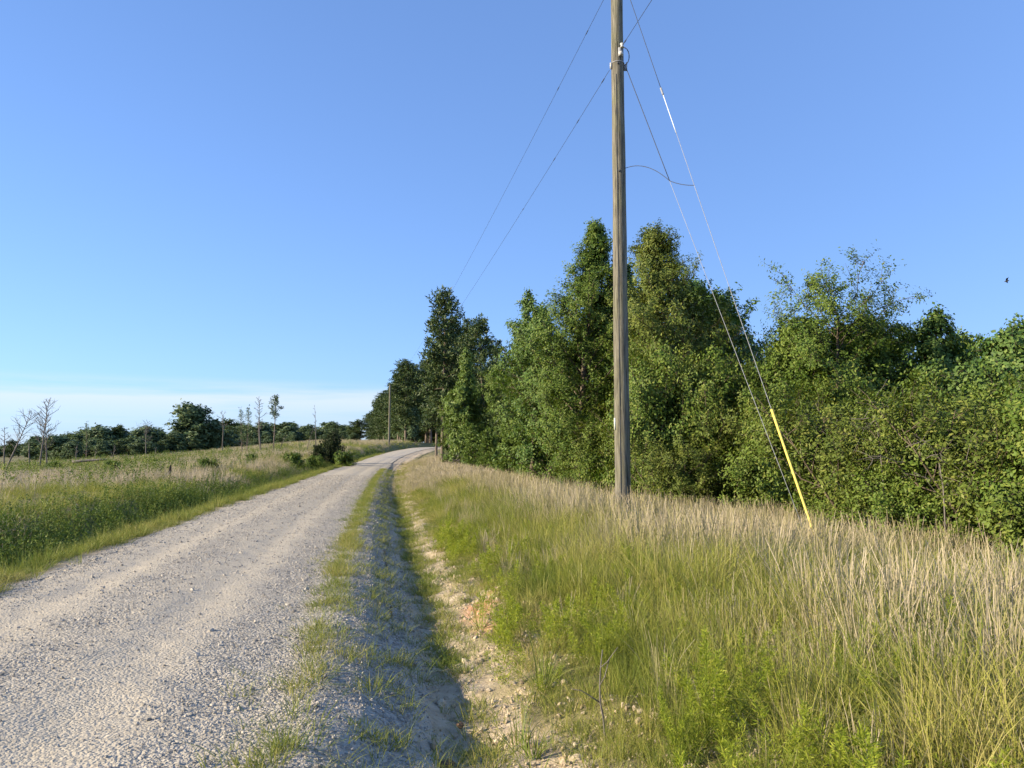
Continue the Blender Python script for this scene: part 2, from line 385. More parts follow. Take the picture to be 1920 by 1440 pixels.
us = np.concatenate([-np.geomspace(9, 700, 60)[::-1], np.arange(-8.9, 2.2, 0.14), np.arange(2.2, 5.2, 0.06), np.arange(5.2, 8.95, 0.14), np.geomspace(9, 700, 60)])
ys = np.concatenate([np.arange(-25, 0, 1.0), np.arange(0, 2, 0.3), np.arange(2, 12, 0.08), np.arange(12, 26, 0.2), np.arange(26, 90, 0.8), np.geomspace(90, 880, 70)])
def clay_spot(X, Y):      # the washed-out red clay on the bank
    return np.exp(-(((X + 0.36)/0.20)**2 + ((Y - 8.9)/0.7)**2))*1.3 + np.exp(-(((X + 0.22)/0.14)**2 + ((Y - 7.9)/0.3)**2))*0.8
def ground_extra(U, X, Y):
    cover = np.clip((U - 3.45)/0.6 + (vnoise(X, Y, 0.6, 3, 5) - 0.5)*2.2, 0, 1)
    cover = np.where(U < 0, np.clip((-U - 1.9)/0.3 + (vnoise(X, Y, 0.5, 2, 6) - 0.5), 0.0, 1), cover)
    clay = clay_spot(X, Y)
    clay = np.clip(clay - 0.2 + (vnoise(X, Y, 0.12, 2, 8) - 0.5)*0.5*(clay > 0.1), 0, 0.9)
    return {'cover': cover*(1 - (clay > 0.3)*0.5), 'clay': clay, 'u': U}
def under_road(U, Y): return np.where((U > -1.75) & (U < 2.75), -0.03, 0.0)
g = link('ground', grid_mesh('ground', us, ys, under_road, M['soil'], ground_extra))
tag(g, 'sandy soil and leaf litter ground beneath the grass, with ditch banks', 'ground', kind='structure')

def road_edge(U, Y):
    jl = (vnoise(Y, Y*0 + 3, 0.9, 3, 21) - 0.5)*0.5; jr = (vnoise(Y, Y*0 + 7, 0.7, 3, 22) - 0.5)*0.5
    w = np.clip((np.abs(U + 1.9) < 0.25), 0, 1); w2 = np.clip((U > 2.75), 0, 1)
    fade = np.interp(Y, [10, 60, 90], [0, 0.75, 1.3])     # the loose shoulder narrows away from the camera
    U2 = np.where(U > 1.9, 1.9 + (U - 1.9)*(1 - 0.75*fade), U)
    return U2 + w*jl + w2*jr
def road_dz(U, Y):
    e = np.where(np.abs(U) < 1.8, 0.012, 0.012)
    tracks = -0.022*(np.exp(-((U - 0.75)/0.28)**2) + np.exp(-((U + 0.85)/0.28)**2))
    lump = (vnoise(U*1.0 + 50, Y, 0.35, 3, 31) - 0.5)*0.03 + (vnoise(U + 9, Y, 0.11, 2, 33) - 0.5)*0.016
    edge = -0.035*np.clip((np.abs(U - 0.55) - 2.35)/0.15, 0, 1)
    return e + tracks + lump*np.interp(Y, [0, 40], [1, 0.3]) + edge
def road_extra(U, X, Y):
    tr = np.exp(-((U - 0.7)/0.52)**2) + np.exp(-((U + 0.85)/0.55)**2) + 0.25*np.exp(-((U + 1.7)/0.3)**2)
    tr = tr + np.interp(Y, [15, 50], [0, 0.35])*(np.abs(U) < 1.8)
    tr = np.where(U > 1.5, np.clip(0.25 - (U - 1.5)*0.3, -0.2, 1) + 0.9*np.clip((U - 2.7)/0.25, 0, 1), tr)
    return {'u': U, 'track': np.clip(tr, -0.3, 1.1)}
ru = np.concatenate([np.linspace(-2.0, 3.1, 82)])
ry = np.concatenate([np.arange(-20, 2, 0.5), np.arange(2, 22, 0.07), np.arange(22, 60, 0.3), np.arange(60, 260, 1.5)])
rd = link('gravel_road', grid_mesh('gravel_road', ru, ry, road_dz, M['road'], road_extra, road_edge))
tag(rd, 'pale grey gravel road with dusty wheel tracks climbing to a bend', 'road', kind='structure')

# ------------------------------------------------------------------ plant builders
def unit(v): return v/(np.linalg.norm(v, axis=-1, keepdims=True) + 1e-9)
def leaf_cards(P, D, size, width, rng, fold=0.0, NB=None):
    """diamond leaves at P pointing along D; returns verts, quads, rnd"""
    n = len(P)
    Rv = unit(rng.normal(size=(n, 3)) + np.array([0, 0, 0.0]))
    if NB is not None:       # leaves of a clump face outwards and up, with scatter
        Rv = unit(NB + Rv*0.62)
        D = unit(D - Rv*np.sum(D*Rv, 1, keepdims=True)); S = np.cross(Rv, D); N = Rv
    else:
        S = unit(np.cross(D, Rv)); N = np.cross(S, D)
    L = (size*rng.uniform(0.65, 1.3, n))[:, None]; Wd = L*width
    V = np.stack([P, P + D*L*0.45 + S*Wd*0.5 + N*Wd*fold, P + D*L, P + D*L*0.45 - S*Wd*0.5 + N*Wd*fold], 1).reshape(-1, 3)
    q = np.arange(4*n).reshape(n, 4)
    r = np.repeat(rng.random(n), 4)
    return V, q, r

def curve_pts(p0, d, L, rng, n=5, up=0.0, wob=0.12):
    P = [np.array(p0, float)]; d = np.array(d, float)
    for i in range(n - 1):
        d = unit(d + rng.normal(size=3)*wob + np.array([0, 0, up])); P.append(P[-1] + d*L/(n - 1))
    return np.array(P), d

def make_tree(name, H, prof, base=0.1, nb=55, up_ang=(20, 55), leaf=0.1, lw=0.42, sub=8, twigs=5, per=9, seed=0, r0=0.1,
              leafmat='oak_leaf', barkmat='bark', up=0.05, lean=0.0, twig_len=0.26, spread=0.10, stems=1, droop=0.0, gap=0.0):
    """branching skeleton with leaves on the twigs; returns (trunk mesh, crown mesh)"""
    rng = np.random.default_rng(seed)
    tb = MB(); LP = []; LD = []; LN = []
    for s in range(stems):
        off = np.zeros(3) if stems == 1 else np.array([rng.normal()*0.25, rng.normal()*0.25, 0])
        tilt = np.array([rng.normal()*0.03 + lean, rng.normal()*0.03, 1.0]) if stems == 1 else unit(np.array([rng.normal()*0.35, rng.normal()*0.35, 1.0]))
        hs_ = H*0.96 if stems == 1 else H*rng.uniform(0.65, 0.95)
        TP, _ = curve_pts(off - np.array([0, 0, 0.15]), tilt, hs_ + 0.15, rng, 10, 0.03, 0.035)
        tr = r0*(1 - np.linspace(0, 1, 10))**0.8 + 0.012
        tb.tube(TP, tr if stems == 1 else tr*0.5, 7)
        n_b = nb if stems == 1 else max(6, nb//stems)
        az = rng.uniform(0, 2*PI)
        for b in range(n_b):
            t = base + (1 - base)*(b + rng.uniform(0, 1))/n_b
            t = min(t, 0.985)
            if gap and vnoise(np.array([t*9.0]), np.array([seed*1.0]), 1.0, 1)[0] < gap: continue
            i = t*9; k = int(i); p0 = TP[k] + (TP[min(k + 1, 9)] - TP[k])*(i - k)
            az += 2.4 + rng.normal()*0.4
            L = prof((t - base)/(1 - base))*rng.uniform(0.65, 1.15)
            if L < 0.12: L = 0.12
            el = R(rng.uniform(*up_ang)) + (t**2)*R(20)
            d = np.array([math.cos(az)*math.cos(el), math.sin(az)*math.cos(el), math.sin(el)])
            BP, _ = curve_pts(p0, d, L, rng, 5, up, 0.14)
            tb.tube(BP, np.linspace(max(0.012, r0*0.32*(1 - t*0.6)), 0.006, 5), 4, False)
            ns = max(2, int(sub*min(1.0, L/1.2 + 0.25)))
            for s2 in range(ns):
                tt = 0.22 + 0.78*(s2 + rng.random())/ns; j = tt*4; kk = min(int(j), 3)
                q0 = BP[kk] + (BP[kk + 1] - BP[kk])*(j - kk)
                dd = unit(unit(BP[kk + 1] - BP[kk])*0.7 + rng.normal(size=3)*0.65 + np.array([0, 0, 0.1 - droop]))
                L2 = L*0.33*rng.uniform(0.5, 1.2) + 0.12
                SP, _ = curve_pts(q0, dd, L2, rng, 3, 0.0, 0.2)
                tb.tube(SP, np.array([0.007, 0.005, 0.003]), 3, False)
                for w in range(twigs):
                    f = (w + rng.random())/twigs
                    w0 = SP[0] + (SP[2] - SP[0])*f if f < 0.5 else SP[1] + (SP[2] - SP[1])*(2*f - 1)
                    wd = unit(dd + rng.normal(size=3)*0.8)
                    k2 = per
                    fr = rng.random(k2)[:, None]
                    lp = w0 + wd*fr*twig_len + rng.normal(size=(k2, 3))*spread*0.5
                    LP.append(lp)
                    ax = np.array([BP[0][0], BP[0][1], 0]); ou = lp - ax; ou[:, 2] = 0
                    LN.append(unit(ou)*0.75 + unit(lp - (SP[0] + SP[1])*0.5 + np.array([0, 0, 0.1]))*0.7 + np.array([0, 0, 0.45]))
                    LD.append(unit(wd + rng.normal(size=(k2, 3))*0.75 + np.array([0, 0, -droop])))
    P = np.concatenate(LP); D = np.concatenate(LD)
    NB = unit(np.concatenate(LN)); keep = P[:, 2] > 0.02; P = P[keep]; D = D[keep]; NB = NB[keep]
    V, q, r = leaf_cards(P, D, leaf, lw, rng, 0.12, NB)
    trunk = tb.mesh(name + '_trunk', M[barkmat], True)
    crown = mesh_np(name + '_crown', V, [q], {'rnd': r}, [M[leafmat]])
    return trunk, crown

def make_pine(name, H, seed=0, bare=0.35, rad=1.6, nb=34, needle=0.26, nw=0.10, tufts=9, per=12, r0=0.16, mat='pine_needle', barkm='pine_bark', slim=0.0, up=0.06, dead=6):
    rng = np.random.default_rng(seed); tb = MB(); LP = []; LD = []
    TP, _ = curve_pts((0, 0, -0.2), (rng.normal()*0.015, rng.normal()*0.015, 1), H*0.97 + 0.2, rng, 12, 0.03, 0.018)
    tb.tube(TP, r0*(1 - np.linspace(0, 1, 12)*0.9) + 0.01, 7)
    az = rng.uniform(0, 6)
    for b in range(nb + dead):
        isdead = b >= nb
        t = bare + (1 - bare)*(b + rng.random())/nb if not isdead else rng.uniform(bare*0.5, bare)
        t = min(t, 0.985); i = t*11; k = int(i); p0 = TP[k] + (TP[min(k + 1, 11)] - TP[k])*(i - k)
        az += 2.4 + rng.normal()*0.5
        tt = (t - bare)/(1 - bare)
        L = rad*(0.35 + 0.9*math.sin(PI*min(1, max(0, tt*0.8 + 0.2)))**1.0)*rng.uniform(0.5, 1.15) if not isdead else rad*rng.uniform(0.2, 0.5)
        if slim: L = rad*(1.05 - tt)*rng.uniform(0.7, 1.1) + 0.08
        el = R(rng.uniform(-5, 30) + 35*max(0, tt)**2)
        d = np.array([math.cos(az)*math.cos(el), math.sin(az)*math.cos(el), math.sin(el)])
        BP, de = curve_pts(p0, d, L, rng, 4, up, 0.15)
        tb.tube(BP, np.linspace(0.03, 0.008, 4), 3, False)
        if isdead: continue
        nt_ = max(2, int(tufts*min(1.3, L/rad + 0.2)))
        for s in range(nt_):
            f = 0.3 + 0.7*rng.random(); j = f*3; kk = min(int(j), 2)
            q0 = BP[kk] + (BP[kk + 1] - BP[kk])*(j - kk) + rng.normal(size=3)*0.17*rad*np.array([1, 1, 0.6])
            ax = unit(unit(q0 - p0) + np.array([0, 0, 0.5]))
            LP.append(np.repeat(q0[None], per, 0) + rng.normal(size=(per, 3))*needle*0.28)
            LD.append(unit(ax*0.45 + rng.normal(size=(per, 3))*0.8))
    V, q, r = leaf_cards(np.concatenate(LP), np.concatenate(LD), needle, nw/needle*1.0, rng, 0.0)
    return tb.mesh(name + '_trunk', M[barkm], True), mesh_np(name + '_crown', V, [q], {'rnd': r}, [M[mat]])

def make_dead(name, H, seed=0, nb=22, rad=1.4, r0=0.09, base=0.35, lean=0.0, el=(15, 55), fine=True):
    rng = np.random.default_rng(seed); tb = MB()
    TP, _ = curve_pts((0, 0, -0.2), (lean, rng.normal()*0.03, 1), H + 0.2, rng, 10, 0.0 if lean else 0.02, 0.03)
    tb.tube(TP, r0*(1 - np.linspace(0, 1, 10)*0.88), 6)
    az = rng.uniform(0, 6)
    for b in range(nb):
        t = base + (0.99 - base)*(b + rng.random())/nb; i = min(t, .985)*9; k = int(i); p0 = TP[k] + (TP[k + 1] - TP[k])*(i - k)
        az += 2.4 + rng.normal()*0.5
        L = rad*(0.25 + 1.1*math.sin(PI*(0.25 + 0.72*(t - base)/(1 - base))))*rng.uniform(0.5, 1.1)
        e_ = R(rng.uniform(*el)); d = np.array([math.cos(az)*math.cos(e_), math.sin(az)*math.cos(e_), math.sin(e_)])
        BP, _ = curve_pts(p0, d, L, rng, 5, 0.06, 0.14); tb.tube(BP, np.linspace(r0*0.34, 0.010, 5), 4, False)
        for s in range(5 if fine else 2):
            f = rng.uniform(0.25, 0.95)*4; kk = min(int(f), 3); q0 = BP[kk] + (BP[kk + 1] - BP[kk])*(f - kk)
            SP, _ = curve_pts(q0, unit(d + rng.normal(size=3)*0.5 + np.array([0, 0, .25])), L*rng.uniform(.25, .5), rng, 3, 0.05, 0.2)
            tb.tube(SP, np.linspace(0.014, 0.006, 3), 3, False)
    return tb.mesh(name, M['dead_bark'], True)

def tree_obj(name, meshes, x, y, label, cat='tree', group=None, rz=0.0, s=1.0, sz=None, z=None):
    o = empty(name, (x, y, ground(x, y) if z is None else z)); o.rotation_euler = (0, 0, rz); o.scale = (s, s, sz or s)
    link('trunk', meshes[0], o); link('crown', meshes[1], o)
    return tag(o, label, cat, group)
def at_px(px, Y): return (px - 960)/F_PX*Y*1.0
def h_top(px, py, Y):
    p = pix(px, py, Y); return p.x, p.z - ground(p.x, Y)

# crown outlines: t = 0 at crown base .. 1 at top -> branch length
def prof_tower(w): return lambda t: w*(0.75 + 0.35*math.sin(PI*min(1, t*1.3)))*(1 - max(0, t - 0.45)/0.60)**0.8 if t < 1.04 else 0.1
def prof_cone(w): return lambda t: w*(1.02 - t)**0.75
def prof_spire(w): return lambda t: w*(0.16 + 0.84*min(1, (1.02 - t)*1.75))*(0.82 + 0.18*math.sin(13*t))
def prof_round(w): return lambda t: w*math.sqrt(max(0.02, 1 - (2*t - 0.85)**2/1.45))
def prof_open(w): return lambda t: w*(0.9 - 0.25*t)*(0.7 + 0.3*math.sin(9*t))

# ---- the wood on the right: single trees seen against the sky
def big(name, px, py, Y, w, label, seed, prof=prof_tower, rz=0, **kw):
    x, h = h_top(px, py, Y)
    m = make_tree(name, h, prof(w), seed=seed, **kw)
    return tree_obj(name, m, x, Y, label), m
big('willow_oak_tree', 1085, 415, 29, 2.8, 'tallest dense green oak, just left of the near utility pole', 101, nb=95, base=0.03, leaf=0.105, lw=0.40, sub=10, twigs=6, per=15, r0=0.16, up_ang=(15, 50))
big('young_oak_tree', 992, 532, 33, 1.8, 'slim light green tree with exposed pale trunk, left of the tallest oak', 102, nb=46, base=0.30, leaf=0.13, lw=0.5, sub=8, twigs=5, per=7, r0=0.12, up_ang=(15, 55), leafmat='gum_leaf', lean=0.03)
big('willow_oak_tree', 1272, 432, 24.5, 3.3, 'tall olive green oak just right of the near utility pole', 103, prof=prof_spire, nb=100, base=0.03, leaf=0.092, lw=0.40, sub=11, twigs=6, per=15, r0=0.15, up_ang=(5, 45), leafmat='olive_leaf')
big('open_topped_oak_tree', 1572, 562, 20, 2.9, 'oak with thin airy top showing sky between its twigs', 104, prof=prof_open, nb=66, base=0.05, leaf=0.08, lw=0.42, sub=10, twigs=6, per=12, r0=0.10, up_ang=(5, 35), gap=0.12)
big('sweetgum_tree', 1745, 572, 20, 1.9, 'pointed bright green tree between the airy oak and the edge thicket', 105, prof=prof_cone, nb=60, base=0.03, leaf=0.095, lw=0.75, sub=9, twigs=5, per=11, r0=0.09, up_ang=(10, 45), leafmat='gum_leaf')
big('sweetgum_tree', 1905, 622, 15.5, 2.2, 'broad leafy tree cut by the right edge of the view', 106, nb=75, base=0.03, leaf=0.085, lw=0.75, sub=9, twigs=5, per=11, r0=0.09, up_ang=(10, 45), leafmat='gum_leaf')
# trees standing behind them
BACK = ['shaded tree behind the tallest oak, left of the pole', 'shaded tree directly behind the utility pole', 'dark tree showing behind the right flank of the olive oak', 'dark tree in the dip right of the olive oak',
        'dark tree at the left foot of the airy-topped oak', 'tree just right behind the airy-topped oak', 'tree in the dip between airy oak and pointed tree', 'tree right behind the pointed bright green tree', 'tree filling the gap left of the edge tree',
        'tree behind the edge tree at the right border', 'shaded tree between the slim light tree and the tallest oak', 'shaded tree behind the slim light tree', 'farther shaded tree behind the olive oak', 'farther shaded tree behind the airy-topped oak', 'farther shaded tree behind the pointed bright green tree']
bk_a = make_tree('back_tree_a', 7.0, prof_round(2.2), seed=120, nb=55, base=0.05, leaf=0.12, lw=0.5, sub=9, twigs=6, per=11, leafmat='oak_leaf')
bk_b = make_tree('back_tree_b', 7.0, prof_tower(1.9), seed=121, nb=60, base=0.05, leaf=0.12, lw=0.45, sub=9, twigs=5, per=12, leafmat='gum_leaf')
for i, (px, py, Y, v) in enumerate([(1140, 590, 36, 0), (1215, 560, 34, 1), (1350, 585, 31, 0), (1425, 650, 30, 1), (1490, 640, 27, 0), (1640, 600, 26, 1), (1690, 650, 28, 0), (1815, 655, 25, 0), (1870, 660, 22, 1), (1960, 640, 20, 0), (1045, 640, 40, 1), (1000, 660, 43, 0), (1300, 640, 40, 1), (1560, 640, 34, 0), (1760, 660, 33, 1)]):
    x, h = h_top(px, py, Y); m = (bk_a, bk_b)[v]
    tree_obj('forest_tree', m, x, Y, BACK[i], group='trees filling the wood behind', rz=i*1.9, s=h/7.0*1.0, sz=h/7.0)
for px, py, Y, v, k, lab in ((1345, 505, 25.6, 1, 1.25, 'tree merging with the right side of the olive oak'), (1505, 625, 21.2, 0, 1.0, 'rounded tree joined to the left side of the airy-topped oak'), (1640, 625, 21.2, 0, 1.0, 'rounded tree joined to the right side of the airy-topped oak'),
        (1030, 560, 31.5, 1, 1.0, 'leafy tree tucked against the left side of the tallest oak'), (1180, 500, 30.5, 1, 1.1, 'tree hidden behind the pole between the two tall oaks'), (1700, 650, 20.5, 1, 1.0, 'tree joining the airy oak group to the pointed tree')):
    x, h = h_top(px, py, Y); tree_obj('forest_tree', (bk_a, bk_b)[v], x, Y, lab, group='trees filling the wood edge', rz=px*0.1, s=h/7.0*k, sz=h/7.0)
# shrub thicket in front
bushes = [make_tree('shrub_a', 3.2, prof_round(1.35), seed=130, nb=60, base=0.02, leaf=0.066, lw=0.5, sub=9, twigs=6, per=13, stems=5, r0=0.06, leafmat='bush_leaf', up_ang=(0, 55)),
          make_tree('shrub_b', 3.2, prof_round(1.3), seed=131, nb=60, base=0.02, leaf=0.062, lw=0.6, sub=9, twigs=6, per=13, stems=6, r0=0.06, leafmat='bush_leaf', up_ang=(-10, 50)),
          make_tree('shrub_c', 3.2, prof_round(1.4), seed=132, nb=60, base=0.02, leaf=0.07, lw=0.45, sub=9, twigs=6, per=12, stems=5, r0=0.06, leafmat='olive_leaf', up_ang=(0, 60))]
shr = [(1125, 770, 26.5, 0, 'shrub at the foot of the tallest oak beside the pole'),
       (1225, 655, 22.5, 1, 'shrub right behind the pole beneath the olive oak'), (1310, 640, 21.5, 0, 'leafy shrub right of the pole, below the olive oak crown'),
       (1395, 690, 21.5, 2, 'shrub behind the upper end of the yellow guy guard'), (1470, 700, 20.2, 0, 'shrub right behind the yellow guy guard'),
       (1555, 690, 19, 1, 'shrub beneath the airy-topped oak'), (1635, 720, 16, 2, 'shrub with bare twigs right of the airy-topped oak'),
       (1715, 715, 15.3, 0, 'shrub below the pointed bright green tree'), (1795, 735, 14.2, 1, 'shrub overhanging the dark hollow near the right edge'),
       (1880, 700, 13.2, 2, 'nearest shrub at the right edge of the view'), (1960, 690, 12.2, 0, 'shrub cut off by the right edge'),
       (1430, 800, 19.4, 1, 'low shrub at the foot of the yellow guy guard'), (1275, 790, 20.5, 2, 'low shrub in the tan grass right of the pole'),
       (1600, 830, 17.0, 0, 'low shrub at the grass edge under the airy oak'), (1700, 840, 14.0, 1, 'low shrub at the grass edge with dead twigs above')]
for i, (px, py, Y, v, lab) in enumerate(shr):
    x, h = h_top(px, py, Y); k = h/3.2
    tree_obj('shrub', bushes[v], x, Y, lab, 'shrub', 'shrubs along the wood edge', rz=i*2.1, s=min(1.25, max(0.8, k)), sz=k)
# bare twigs poking out of the thicket
def dead_brush(px, py, Y, seed, label, s=1.0):
    rng = np.random.default_rng(seed); tb = MB(); p = pix(px, py, Y)
    base = np.array([0, 0.4, -p.z + ground(p.x, Y)])
    for b in range(7):
        d = unit(np.array([rng.normal()*0.9, -0.5 + rng.normal()*0.3, 0.25 + rng.normal()*0.4]))
        st = np.array([rng.normal()*0.25, 0.3, rng.normal()*0.2])
        BP, _ = curve_pts(st, d, rng.uniform(0.6, 1.1)*s, rng, 6, -0.05, 0.36); tb.tube(BP, np.linspace(0.008, 0.003, 6), 4, False)
        for q in range(6):
            k = rng.integers(1, 5); SP, _ = curve_pts(BP[k], unit(d + rng.normal(size=3)*0.8), rng.uniform(0.2, 0.55)*s, rng, 4, -0.04, 0.25); tb.tube(SP, np.linspace(0.0045, 0.002, 4), 3, False)
    SP, _ = curve_pts(base, (0, -0.05, 1), -base[2] + 0.1, rng, 6, 0, 0.05); tb.tube(SP, np.linspace(0.02, 0.009, 6), 5)
    o = tb.build('dead_branches', M['dead_bark'], None, True); o.location = p
    tag(o, label, 'branches', 'dead branches in the thicket')
dead_brush(1670, 800, 13.9, 1, 'pale bare branches sticking out of the thicket above the low shrubs')
dead_brush(1790, 880, 12.4, 2, 'fan of thin dead twigs hanging over the dark hollow at right', 0.9)
dead_brush(1535, 785, 17.4, 3, 'small bare grey twigs right of the yellow guy guard', 0.8)
dead_brush(850, 862, 50, 4, 'tangle of grey dead branches at the road bend below the pines', 2.0)

# ---- pines
def pine_at(px, py, Y, meshes, h0, label, group=None, rz=0, name='pine_tree', wide=1.0):
    x, h = h_top(px, py, Y); k = h/h0
    return tree_obj(name, meshes, x, Y, label, 'tree', group, rz, k*wide, k)
pa = make_pine('pine_a', 14, 201, bare=0.22, rad=1.75, nb=66, tufts=15, per=14, needle=0.30, nw=0.09)
pb = make_pine('pine_b', 14, 202, bare=0.26, rad=1.9, nb=60, tufts=15, per=14, needle=0.30, nw=0.09)
pc = make_pine('pine_c', 14, 203, bare=0.14, rad=2.0, nb=64, tufts=15, per=13, needle=0.32, nw=0.10)
pine_at(832, 543, 64, pa, 14, 'tallest pine with dark bushy top at the left end of the wood', rz=0.4)
pine_at(908, 592, 58, pb, 14, 'second tall pine with ragged crown, left of the slim light tree', rz=2)
for i, (px, py, Y, v, lab) in enumerate([(872, 598, 66, pc, 'pine close behind and right of the tallest pine'), (845, 600, 70, pb, 'pine half hidden behind the tallest pine'),
        (940, 640, 62, pc, 'pine in the gap right of the ragged second pine'), (975, 665, 66, pa, 'pine dark behind the slim light tree'), (820, 640, 74, pb, 'pine left behind the tallest pine, over the road end')]):
    pine_at(px, py, Y, v, 14, lab, 'pines at the end of the wood', rz=1.3*i)
for i, (px, py, Y) in enumerate([(955, 690, 52), (1010, 690, 50), (930, 720, 70), (890, 700, 78), (985, 640, 80)]):
    pine_at(px, py, Y, pc, 14, 'dark pine in the shaded wood behind the front pines', 'dark pines in the shaded wood', rz=2.3*i, wide=1.25)
sap = make_tree('column_tree', 6.0, prof_tower(1.05), seed=210, nb=60, base=0.02, leaf=0.16, lw=0.4, sub=8, twigs=5, per=8, leafmat='sapling_leaf', r0=0.08)
x, h = h_top(872, 655, 54); tree_obj('column_tree', sap, x, 54, 'narrow light green tree in front of the tall pines', s=h/6*0.85, sz=h/6)
for px, py, Y, v, lab in ((893, 690, 57, 1, 'leafy tree filling the foot of the second tall pine'), (935, 700, 54, 0, 'leafy tree between the second pine and the slim light tree'), (968, 720, 50, 1, 'leafy tree just left behind the slim light tree'), (850, 745, 60, 0, 'low leafy tree at the foot of the tallest pine')):
    x, h = h_top(px, py, Y); tree_obj('forest_tree', (bk_a, bk_b)[v], x, Y, lab, group='trees at the foot of the pines', rz=px*0.3, s=h/7.0*0.9, sz=h/7.0)
ced = make_pine('cedar_sapling', 3.0, 220, bare=0.02, rad=0.9, nb=60, needle=0.16, nw=0.05, tufts=11, per=12, r0=0.05, mat='sapling_leaf', slim=1, up=0.14, dead=0)
for px, py, Y, lab, rz in ((962, 785, 44, 'feathery young cedar at the foot of the slim light tree', 0), (918, 805, 48, 'small rounded young cedar below the second pine', 2), (1010, 800, 37, 'young cedar beside the exposed pale trunk', 4), (890, 800, 50, 'young cedar below the narrow light green tree', 1)):
    x, h = h_top(px, py, Y); tree_obj('cedar_sapling', ced, x, Y, lab, 'sapling', 'young cedars', rz, h/3*1.1, h/3)

# receding row beyond the bend
row = []; under = []
rng = np.random.default_rng(5)
for i in range(26):
    f = i/25.0
    Y = 158 + 190*f**1.4 + rng.normal()*2; x = -20.5 - 42*f**1.35 + rng.normal()*0.8
    row.append((x, Y, rng.uniform(15.5, 18.0) - 2.0*f))
for i in range(20):
    f = i/19.0
    row.append((-12 - 34*f + rng.normal()*2, 172 + 190*f + rng.normal()*5, rng.uniform(15.5, 18.5)))
for x_, Y_, h_ in ((-17.5, 166, 18), (-15.8, 172, 19), (-14.2, 168, 18.5), (-12.6, 175, 19), (-19, 171, 18)): row.append((x_, Y_, h_))
for i in range(8): row.append((-15 + 2.2*i + rng.normal(), 178 + rng.normal()*4, rng.uniform(15, 18)))
for i in range(22):          # broadleaf understorey along the foot of the row
    f = i/21.0; x = -21 - 40*f + rng.normal()*0.8; Y = 160 + 185*f + rng.normal()*3
    under.append((x, Y, rng.uniform(4.5, 7.5)))
for i in range(14): under.append((-26 + 2.3*i + rng.normal()*0.5, 186 + rng.normal()*5, rng.uniform(6, 9)))
for i, (x, Y, h) in enumerate(row):
    m = (pa, pb, pc)[i % 3]; tree_obj('pine_tree', m, x, Y, 'pine in the dense receding row beyond the road bend', 'tree', 'pines in the row beyond the bend', i*2.4, h/14*1.5, h/14)

# ---- left side: far trees
fa = make_tree('far_tree_a', 8, prof_round(2.6), seed=301, nb=50, base=0.08, leaf=0.42, lw=0.6, sub=8, twigs=4, per=5, leafmat='far_leaf', twig_len=0.6, spread=0.3, r0=0.14)
fb = make_tree('far_tree_b', 8, prof_tower(2.3), seed=302, nb=50, base=0.08, leaf=0.42, lw=0.6, sub=8, twigs=4, per=5, leafmat='far_leaf', twig_len=0.6, spread=0.3, r0=0.14)
fp = make_pine('far_pine', 10, 303, bare=0.25, rad=1.9, nb=36, tufts=9, per=10, needle=0.5, nw=0.18, mat='pine_needle')
fp2 = make_pine('far_pine_b', 10, 304, bare=0.15, rad=2.1, nb=36, tufts=9, per=10, needle=0.5, nw=0.18, mat='far_leaf')
for i, (x, Y, h) in enumerate(under):
    tree_obj('understorey_tree', (fa, fb)[i % 2], x, Y, 'low broadleaf tree filling in beneath the receding pine row', 'tree', 'understorey along the pine row', i*1.9, h/8*1.1, h/8)
def far(px, py, Y, m, h0, label, group=None, wide=1.0, rz=0.0, name='broadleaf_tree'):
    x, h = h_top(px, py, Y); h = max(h, 2.0); k = h/h0
    tree_obj(name, m, x, Y, label, 'tree', group, rz, k*wide, k)
far(375, 768, 150, fa, 8, 'largest rounded broadleaf tree on the far field edge', wide=1.7)
far(405, 790, 152, fb, 8, 'broadleaf tree joined to the right flank of the largest rounded one', wide=1.6)
far(340, 795, 150, fb, 8, 'broadleaf tree on the left flank of the largest rounded one', wide=1.5)
for i, (px, py, Y) in enumerate([(118, 822, 140), (150, 818, 146), (182, 812, 150), (205, 806, 146), (228, 803, 150), (250, 812, 155), (272, 808, 140), (296, 812, 146), (318, 822, 150), (100, 838, 160), (168, 826, 138), (240, 822, 138), (132, 832, 136), (262, 824, 136), (305, 826, 137), (335, 815, 143), (195, 828, 135), (220, 826, 136), (285, 830, 136), (150, 836, 135)]):
    far(px, py, Y, (fa, fb, fp2)[i % 3], 8 if i % 3 < 2 else 10, 'tree in the dark clump on the far left of the field', 'trees in the dark clump across the field', wide=2.2, rz=i*1.7)
far(222, 799, 148, fp, 10, 'pine with a flat dark cap rising above the far left clump', name='pine_tree', wide=1.1)
for i in range(34):
    px = 425 + i*7.4 + rng.normal()*4
    far(px, 801 + rng.normal()*5 - 4*(i < 3), 235 + rng.normal()*12, (fp, fp2, fb)[i % 3], (10, 10, 8)[i % 3], 'small dark tree in the even far row beyond the field', 'trees in the even far row', wide=2.3, rz=i*2.1, name='row_tree')
for i, (px, py) in enumerate([(655, 800), (668, 797), (640, 805)]):
    far(px, py, 205 + 4*i, (fb, fa, fb)[i], 8, ['round tree at the right end of the far pine row', 'ragged tree ending the far row beside the open sky', 'tree just left of the round one ending the far row'][i], wide=0.8, rz=i)
for i in range(16):
    far(-60 + i*20 + rng.normal()*5, 836 + rng.normal()*4, 300 + rng.normal()*15, (fa, fp2, fb)[i % 3], 8, 'distant tree in the low hazy line at the far left horizon', 'distant trees on the left horizon', wide=2.4, rz=i)
far(20, 826, 170, fp, 10, 'dark flat-topped pine behind the leaning dead tree', name='pine_tree', wide=1.3)

